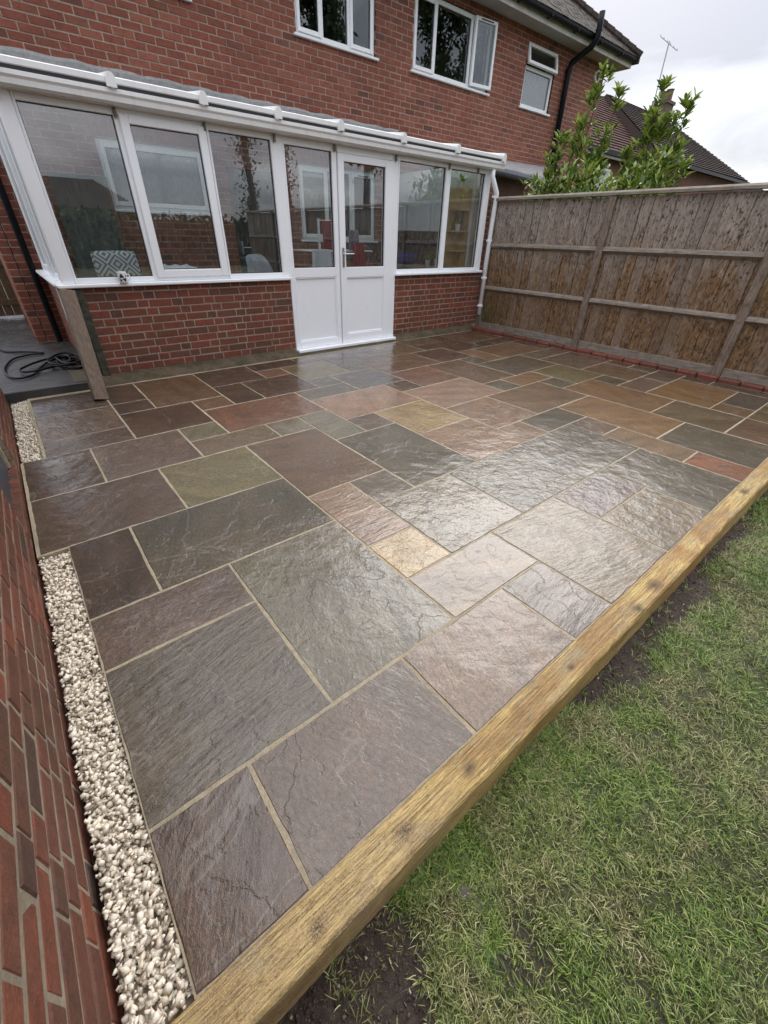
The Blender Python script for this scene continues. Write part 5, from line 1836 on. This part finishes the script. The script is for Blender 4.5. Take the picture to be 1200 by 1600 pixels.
# laurels
def laurel(name, label, base, stems, seed, nleaf):
    t = thing(name, label, 'shrub')
    q = random.Random(seed)
    mb, lv_, lf_ = MB(), [], []
    tips = []
    for (dx, dy, h, lean) in stems:
        p = Vector((base[0], base[1], -0.2))
        pts = [p.copy()]
        tgt = Vector((base[0] + dx, base[1] + dy, h))
        for k in range(1, 7):
            u = k / 6
            pts.append(p.lerp(tgt, u) + Vector((q.uniform(-0.02, 0.02), q.uniform(-0.02, 0.02), 0)) + Vector((lean[0], lean[1], 0)) * math.sin(u * math.pi) * 0.3)
        mb.tube(pts, 0.01, 5, rs=[0.018 - 0.0022 * k for k in range(7)])
        # side twigs, each ending in a whorl
        for k in range(44):
            u = q.uniform(0.42, 1.0)
            i0 = min(5, int(u * 6)); a = pts[i0].lerp(pts[i0 + 1], u * 6 - i0)
            ang = q.uniform(0, 6.28)
            L = q.uniform(0.04, 0.30) * (1.25 - u)
            e = a + Vector((math.cos(ang) * L, math.sin(ang) * L, L * 0.7 + 0.02))
            mb.tube([a, e], 0.004, 4)
            tips.append((e, (e - a).normalized()))
        tips.append((tgt, Vector((0, 0, 1))))
    for (e, d) in tips:
        for k in range(nleaf):
            a = 2.4 * k + q.uniform(-0.3, 0.3)
            up = (Vector((0, 0, 1)) * 0.9 + d * 0.5).normalized()
            out_ = Vector((math.cos(a), math.sin(a), 0))
            tl_ = q.uniform(0.35, 1.25)
            dr_ = (up * math.cos(tl_) + out_ * math.sin(tl_)).normalized()
            L = q.uniform(0.06, 0.155); w_ = L * q.uniform(0.12, 0.19)
            b0 = e - up * q.uniform(0, 0.05)
            sd = dr_.cross(up)
            if sd.length < 0.02: sd = out_.cross(up)
            sd.normalize()
            nn = sd.cross(dr_)
            o0 = len(lv_)
            lv_ += [b0, b0 + dr_ * L * 0.35 - sd * w_ + nn * 0.006, b0 + dr_ * L * 0.72 - sd * w_ * 0.8 + nn * 0.004, b0 + dr_ * L - nn * 0.012, b0 + dr_ * L * 0.72 + sd * w_ * 0.8 + nn * 0.004, b0 + dr_ * L * 0.35 + sd * w_ + nn * 0.006, b0 + dr_ * L * 0.5 - nn * 0.004]
            lf_ += [(o0, o0 + 1, o0 + 6), (o0 + 1, o0 + 2, o0 + 6), (o0 + 2, o0 + 3, o0 + 6), (o0 + 3, o0 + 4, o0 + 6), (o0 + 4, o0 + 5, o0 + 6), (o0 + 5, o0, o0 + 6)]
    mb.build('stems', 'bark', t)
    m = MB().add(lv_, lf_).build('crown', 'laurel', t, fix=False)


laurel('laurel_shrub', 'tall green laurel against the house wall, left of the pair', (6.75, 3.75, 0), [(0.0, -0.22, 3.22, (0, 0.1)), (0.05, 0.05, 2.75, (0, 0)), (-0.05, 0.32, 2.35, (0, 0)), (0.1, -0.42, 2.45, (0, 0)), (0.05, -0.5, 3.0, (0, -0.05)), (-0.1, 0.15, 2.55, (0, 0))], 3, 8)
laurel('laurel_shrub', 'dense green laurel in front of the far roof, right of the pair', (6.85, 2.70, 0), [(0.0, 0.02, 2.98, (0, 0)), (0.05, 0.12, 2.72, (0, 0)), (-0.05, -0.12, 2.6, (0, 0)), (0.0, -0.36, 2.78, (0, 0)), (0.05, -0.5, 2.2, (0, 0)), (0.0, 0.28, 2.35, (0, 0)), (0.1, -0.2, 2.35, (0, 0))], 9, 8)
lo_ = thing('low_laurel', 'low laurel foliage along the fence top between the two tall shrubs', 'shrub')


def tile_slope(mb, p0, p1, p2, p3, rows, step):
    """stepped tile courses over a quad/triangle slope p0-p1 eave, p3-p2 ridge"""
    p0, p1, p2, p3 = map(Vector, (p0, p1, p2, p3))
    n = (p1 - p0).cross(p3 - p0)
    if n.length < 1e-6:
        n = (p1 - p0).cross(p2 - p0)
    n.normalize()
    if n.z < 0: n = -n
    for r_ in range(rows):
        t0, t1 = r_ / rows, (r_ + 1.05) / rows
        a, b = p0.lerp(p3, t0), p1.lerp(p2, t0)
        c, d = p1.lerp(p2, min(1, t1)), p0.lerp(p3, min(1, t1))
        k = max(1, int((b - a).length / step))
        for i in range(k):
            u0, u1 = i / k, (i + 0.94) / k
            q0, q1 = a.lerp(b, u0), a.lerp(b, u1)
            q2, q3 = d.lerp(c, u1), d.lerp(c, u0)
            o0 = n * 0.05
            mb.add([q0 + o0, q1 + o0, q2 + n * 0.015, q3 + n * 0.015, q0, q1], [(0, 1, 2, 3), (4, 5, 1, 0)])


def far_house(name, label, x0, x1, y0, y1, ez, rz, mat, mat2, inset):
    h = thing(name, label, 'house')
    MB().box(x0 + 0.35, x1 - 0.35, y0 + 0.35, y1 - 0.35, -0.2, ez).build('wall', 'render_wall', h)
    ym = (y0 + y1) / 2
    ra, rb2 = (x0 + inset, ym, rz), (x1 - inset, ym, rz)
    rf = MB().add([(x0, y0, ez), (x1, y0, ez), (x1, y1, ez), (x0, y1, ez), ra, rb2], [(0, 1, 5, 4), (1, 2, 5), (2, 3, 4, 5), (3, 0, 4), (3, 2, 1, 0)]).build('roof', mat, h)
    t = MB()
    tile_slope(t, (x0, y0, ez), (x1, y0, ez), rb2, ra, 22, 0.33)
    tag(t.build('roof_tiles', mat, rf, fix=False), kind='stuff')
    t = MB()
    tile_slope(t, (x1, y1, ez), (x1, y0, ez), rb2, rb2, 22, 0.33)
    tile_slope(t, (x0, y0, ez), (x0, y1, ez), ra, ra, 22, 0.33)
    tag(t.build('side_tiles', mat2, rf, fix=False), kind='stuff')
    MB().box(x0 - 0.02, x1 + 0.02, y0 - 0.08, y0 - 0.004, ez - 0.12, ez + 0.02).build('gutter', 'black_plastic', h)
    MB().box(x0 + 0.2, x1 - 0.2, y0 + 0.02, y0 + 0.1, ez - 0.2, ez - 0.125).build('fascia', 'fascia', h)
    d = Vector((x1, y0, ez)); e = Vector(rb2)
    nh = int((e - d).length / 0.34)
    for k in range(nh):
        a = d.lerp(e, k / nh); b = d.lerp(e, (k + 1) / nh)
        MB().tube([a, b], 0.1, 6, rs=[0.13, 0.08]).build('hip_tile', mat, rf)
    for wx in (x0 + 2.2, x0 + 5.2, x0 + 8.2, x0 + 11.2):
        if wx < x1 - 1.5:
            wn_ = MB().box(wx, wx + 1.2, y0 + 0.33, y0 + 0.345, ez - 1.5, ez - 0.45).build('window', 'upvc', h)
            MB().box(wx + 0.07, wx + 1.13, y0 + 0.32, y0 + 0.3295, ez - 1.42, ez - 0.52).build('pane', 'glass_up', wn_)
    return h


fh = far_house('neighbour_house', 'neighbouring house with plum tiled hipped roof behind the laurels', 17.0, 33.6, 10.0, 17.0, 4.25, 6.9, 'roof_back', 'roof_back_dark', 3.5)
# darker cross wing roof
MB().add([(22.6, 9.4, 4.3), (33.9, 9.4, 4.35), (30.2, 13.4, 7.0), (24.0, 13.4, 7.0), (22.6, 16, 4.3), (33.9, 16, 4.35)], [(0, 1, 2, 3), (1, 5, 2), (0, 3, 4), (4, 3, 2, 5)]).build('wing_roof', 'roof_back_dark', fh)
t = MB(); tile_slope(t, (22.6, 9.4, 4.3), (33.9, 9.4, 4.35), (30.2, 13.4, 7.0), (24.0, 13.4, 7.0), 24, 0.33)
tag(t.build('wing_tiles', 'roof_back_dark', fh, fix=False), kind='stuff')
MB().box(22.6, 33.9, 9.3, 9.39, 4.18, 4.30).build('wing_gutter', 'black_plastic', fh)
MB().box(22.9, 33.5, 9.75, 9.99, -0.2, 4.25).build('wing_wall', 'render_wall', fh)
ch = MB().box(29.3, 30.15, 13.0, 13.7, 6.5, 7.40).box(29.24, 30.21, 12.95, 13.75, 7.4005, 7.52).build('chimney', 'chimney', fh)
MB().lathe([(0.2, 0), (0.17, 0.1), (0.16, 0.45), (0.19, 0.5)], (29.95, 13.3, 7.52), 12).build('chimney_pot', 'pot', ch)
MB().lathe([(0.2, 0), (0.17, 0.1), (0.16, 0.3), (0.19, 0.35)], (29.5, 13.3, 7.52), 12).build('chimney_pot', 'pot', ch)
ae = thing('television_aerial', 'thin television aerial on a mast above the far chimney', 'aerial')
MB().tube([(29.06, 13.55, 6.9), (28.75, 13.5, 9.55)], 0.03, 6).build('mast', 'galv', ae)
MB().tube([(28.95, 13.1, 9.2), (28.55, 13.9, 9.75)], 0.018, 5).build('boom', 'galv', ae)
for k in range(6):
    c = Vector((28.95, 13.1, 9.2)).lerp(Vector((28.55, 13.9, 9.75)), k / 5)
    MB().tube([c + Vector((-0.25, -0.1, 0.0)), c + Vector((0.25, 0.1, 0.05))], 0.012, 4).build('element', 'galv', ae)
far_house('distant_house', 'distant dark roofed house at the right edge above the fence', 50.5, 70, 16, 26, 5.6, 8.1, 'roof_back_dark', 'roof_back_dark', 5)
# the second low shrub's leaves
q = random.Random(77)
lv_, lf_ = [], []
for k in range(1500):
    yy = q.uniform(2.2, 4.2)
    e = Vector((6.55 + q.uniform(-0.3, 0.35), yy, 1.75 + q.random() ** 1.6 * (0.42 + 0.12 * math.sin(yy * 6))))
    a = q.uniform(0, 6.28); tl_ = q.uniform(0.3, 1.3)
    dr_ = Vector((math.cos(a) * math.sin(tl_), math.sin(a) * math.sin(tl_), math.cos(tl_)))
    L = q.uniform(0.09, 0.16); w_ = L * 0.18
    sd = dr_.cross(Vector((0, 0, 1))).normalized()
    nn = sd.cross(dr_)
    o0 = len(lv_)
    lv_ += [e, e + dr_ * L * 0.4 - sd * w_ + nn * 0.006, e + dr_ * L - nn * 0.01, e + dr_ * L * 0.4 + sd * w_ + nn * 0.006, e + dr_ * L * 0.5]
    lf_ += [(o0, o0 + 1, o0 + 4), (o0 + 1, o0 + 2, o0 + 4), (o0 + 2, o0 + 3, o0 + 4), (o0 + 3, o0, o0 + 4)]
MB().add(lv_, lf_).build('crown', 'laurel', lo_, fix=False)
stm = MB()
for k in range(7):
    yy = 2.3 + k * 0.28
    stm.tube([(6.6, yy, -0.22), (6.62, yy + 0.05, 1.0), (6.58, yy + 0.02, 2.0)], 0.012, 5)
stm.build('stems', 'bark', lo_)


# ================================================================== BEHIND THE CAMERA (seen mirrored in the panes)
def tree(label, x, y_, h, r_, seed, n=1500, lf=1.0):
    t = thing('garden_tree', label, 'tree')
    q = random.Random(seed)
    mb = MB()
    mb.tube([(x, y_, -0.25), (x + 0.1, y_, h * 0.4), (x, y_ + 0.1, h * 0.8)], 0.2, 8, rs=[0.22, 0.15, 0.05])
    cl = []
    for k in range(26):
        a = q.uniform(0, 6.28); u = q.uniform(0.3, 1.0)
        rr_ = r_ * (1.05 - u * 0.75) * q.uniform(0.3, 1)
        c = Vector((x + rr_ * math.cos(a), y_ + rr_ * math.sin(a), h * u))
        mb.tube([(x, y_, h * u * 0.8), c], 0.03, 4)
        cl.append(c)
    mb.build('trunk', 'bark', t)
    lv_, lf_ = [], []
    for k in range(n):
        c = q.choice(cl)
        e = c + Vector((q.gauss(0, 0.5), q.gauss(0, 0.5), q.gauss(0, 0.5))) * lf
        d = Vector((q.gauss(0, 1), q.gauss(0, 1), q.gauss(0, 1))).normalized() * q.uniform(0.12, 0.25) * lf
        s_ = d.cross(Vector((q.gauss(0, 1), q.gauss(0, 1), q.gauss(0, 1)))).normalized() * 0.09 * lf
        o0 = len(lv_)
        lv_ += [e - d, e - s_, e + d, e + s_]
        lf_.append((o0, o0 + 1, o0 + 2, o0 + 3))
    MB().add(lv_, lf_).build('crown', 'tree_leaf', t, fix=False)


tree('tall tree mirrored in the triple upstairs window', 24.0, -11.0, 13.5, 4.0, 1, 9000, 0.8)
tree('leafy tree mirrored in the middle upstairs window', 15.5, -11.5, 11.5, 3.0, 2, 7000, 0.75)
tree('slim garden tree mirrored in the third conservatory window', 7.0, -6.5, 4.3, 0.35, 3, 700, 0.32)
tree('slim garden tree mirrored beside the conservatory door', 8.6, -7.0, 4.2, 0.4, 4, 700, 0.32)
rh = far_house('rear_neighbour_house', 'house with chimney mirrored in the left conservatory windows', -6.0, 16.0, -66.0, -56.0, 3.2, 6.2, 'roof_back_dark', 'roof_back_dark', 4)
MB().box(2.0, 3.6, -61.5, -60.3, 5.5, 8.6).build('chimney', 'chimney', rh)

hg = thing('garden_hedge', 'dark clipped hedge at the garden end, mirrored low in the conservatory panes', 'hedge')
q = random.Random(31)
lv_, lf_ = [], []
for k in range(9000):
    e = Vector((q.uniform(-6, 16), -17 + q.uniform(-0.5, 0.5), q.uniform(-0.2, 2.0) + 0.15 * math.sin(k)))
    d = Vector((q.gauss(0, 1), q.gauss(0, 1), q.gauss(0, 1))).normalized() * 0.14
    s_ = d.cross(Vector((q.gauss(0, 1), q.gauss(0, 1), q.gauss(0, 1)))).normalized() * 0.08
    o0 = len(lv_)
    lv_ += [e - d, e - s_, e + d, e + s_]
    lf_.append((o0, o0 + 1, o0 + 2, o0 + 3))
MB().add(lv_, lf_).build('foliage', 'tree_leaf', hg, fix=False)
MB().box(-6, 16, -17.2, -16.8, -0.24, 1.8).build('stems', 'bark', hg)

gt_ = thing('side_gate', 'low dark timber gate closing the far end of the side path', 'gate')
for k in range(11):
    MB().box(-1.58 + k * 0.117, -1.58 + k * 0.117 + 0.112, 9.0, 9.022, 0.10, 1.02 + 0.004 * (k % 3), 0.003).build('board', 'brown_timber', gt_)
for z in (0.25, 0.8):
    MB().box(-1.58, -0.30, 8.975, 8.9995, z, z + 0.09, 0.003).build('rail', 'brown_timber', gt_)
# crumbs of earth and grit on the worn ground
rs = np.random.RandomState(5)
V, F, off = [], [], 0
chips = []
for i in range(16):
    bm = bmesh.new()
    for k in range(9):
        d = rs.randn(3); d /= np.linalg.norm(d)
        bm.verts.new(tuple(d * rs.uniform(0.8, 1.0)))
    bmesh.ops.convex_hull(bm, input=bm.verts)
    for v in [v for v in bm.verts if not v.link_faces]:
        bm.verts.remove(v)
    bmesh.ops.triangulate(bm, faces=bm.faces)
    bm.verts.index_update()
    chips.append((np.array([v.co[:] for v in bm.verts]), np.array([[v.index for v in f.verts] for f in bm.faces])))
    bm.free()
n_ = 0
while n_ < 5200:
    x = -0.62 + 4.4 * rs.rand() ** 2.0
    y_ = -0.482 - 0.6 * rs.rand() ** 1.3
    if rs.rand() > bare_amount(x, y_) + 0.02:
        continue
    sz = 0.0012 + 0.0075 * rs.rand() ** 3
    sv, sf = chips[rs.randint(16)]
    q_, _ = np.linalg.qr(rs.randn(3, 3))
    V.append((sv * sz * np.array([1, 0.8, 0.65])) @ q_ + np.array([x, y_, lawn_z(x, y_) + sz * 0.3])); F.append(sf + off); off += len(sv)
    n_ += 1
crumb = np_mesh('soil_crumbs', np.concatenate(V), np.concatenate(F).ravel(), 3, 'crumb')
tag(crumb, 'loose crumbs of earth and grit beside the sleeper', 'soil', kind='stuff')
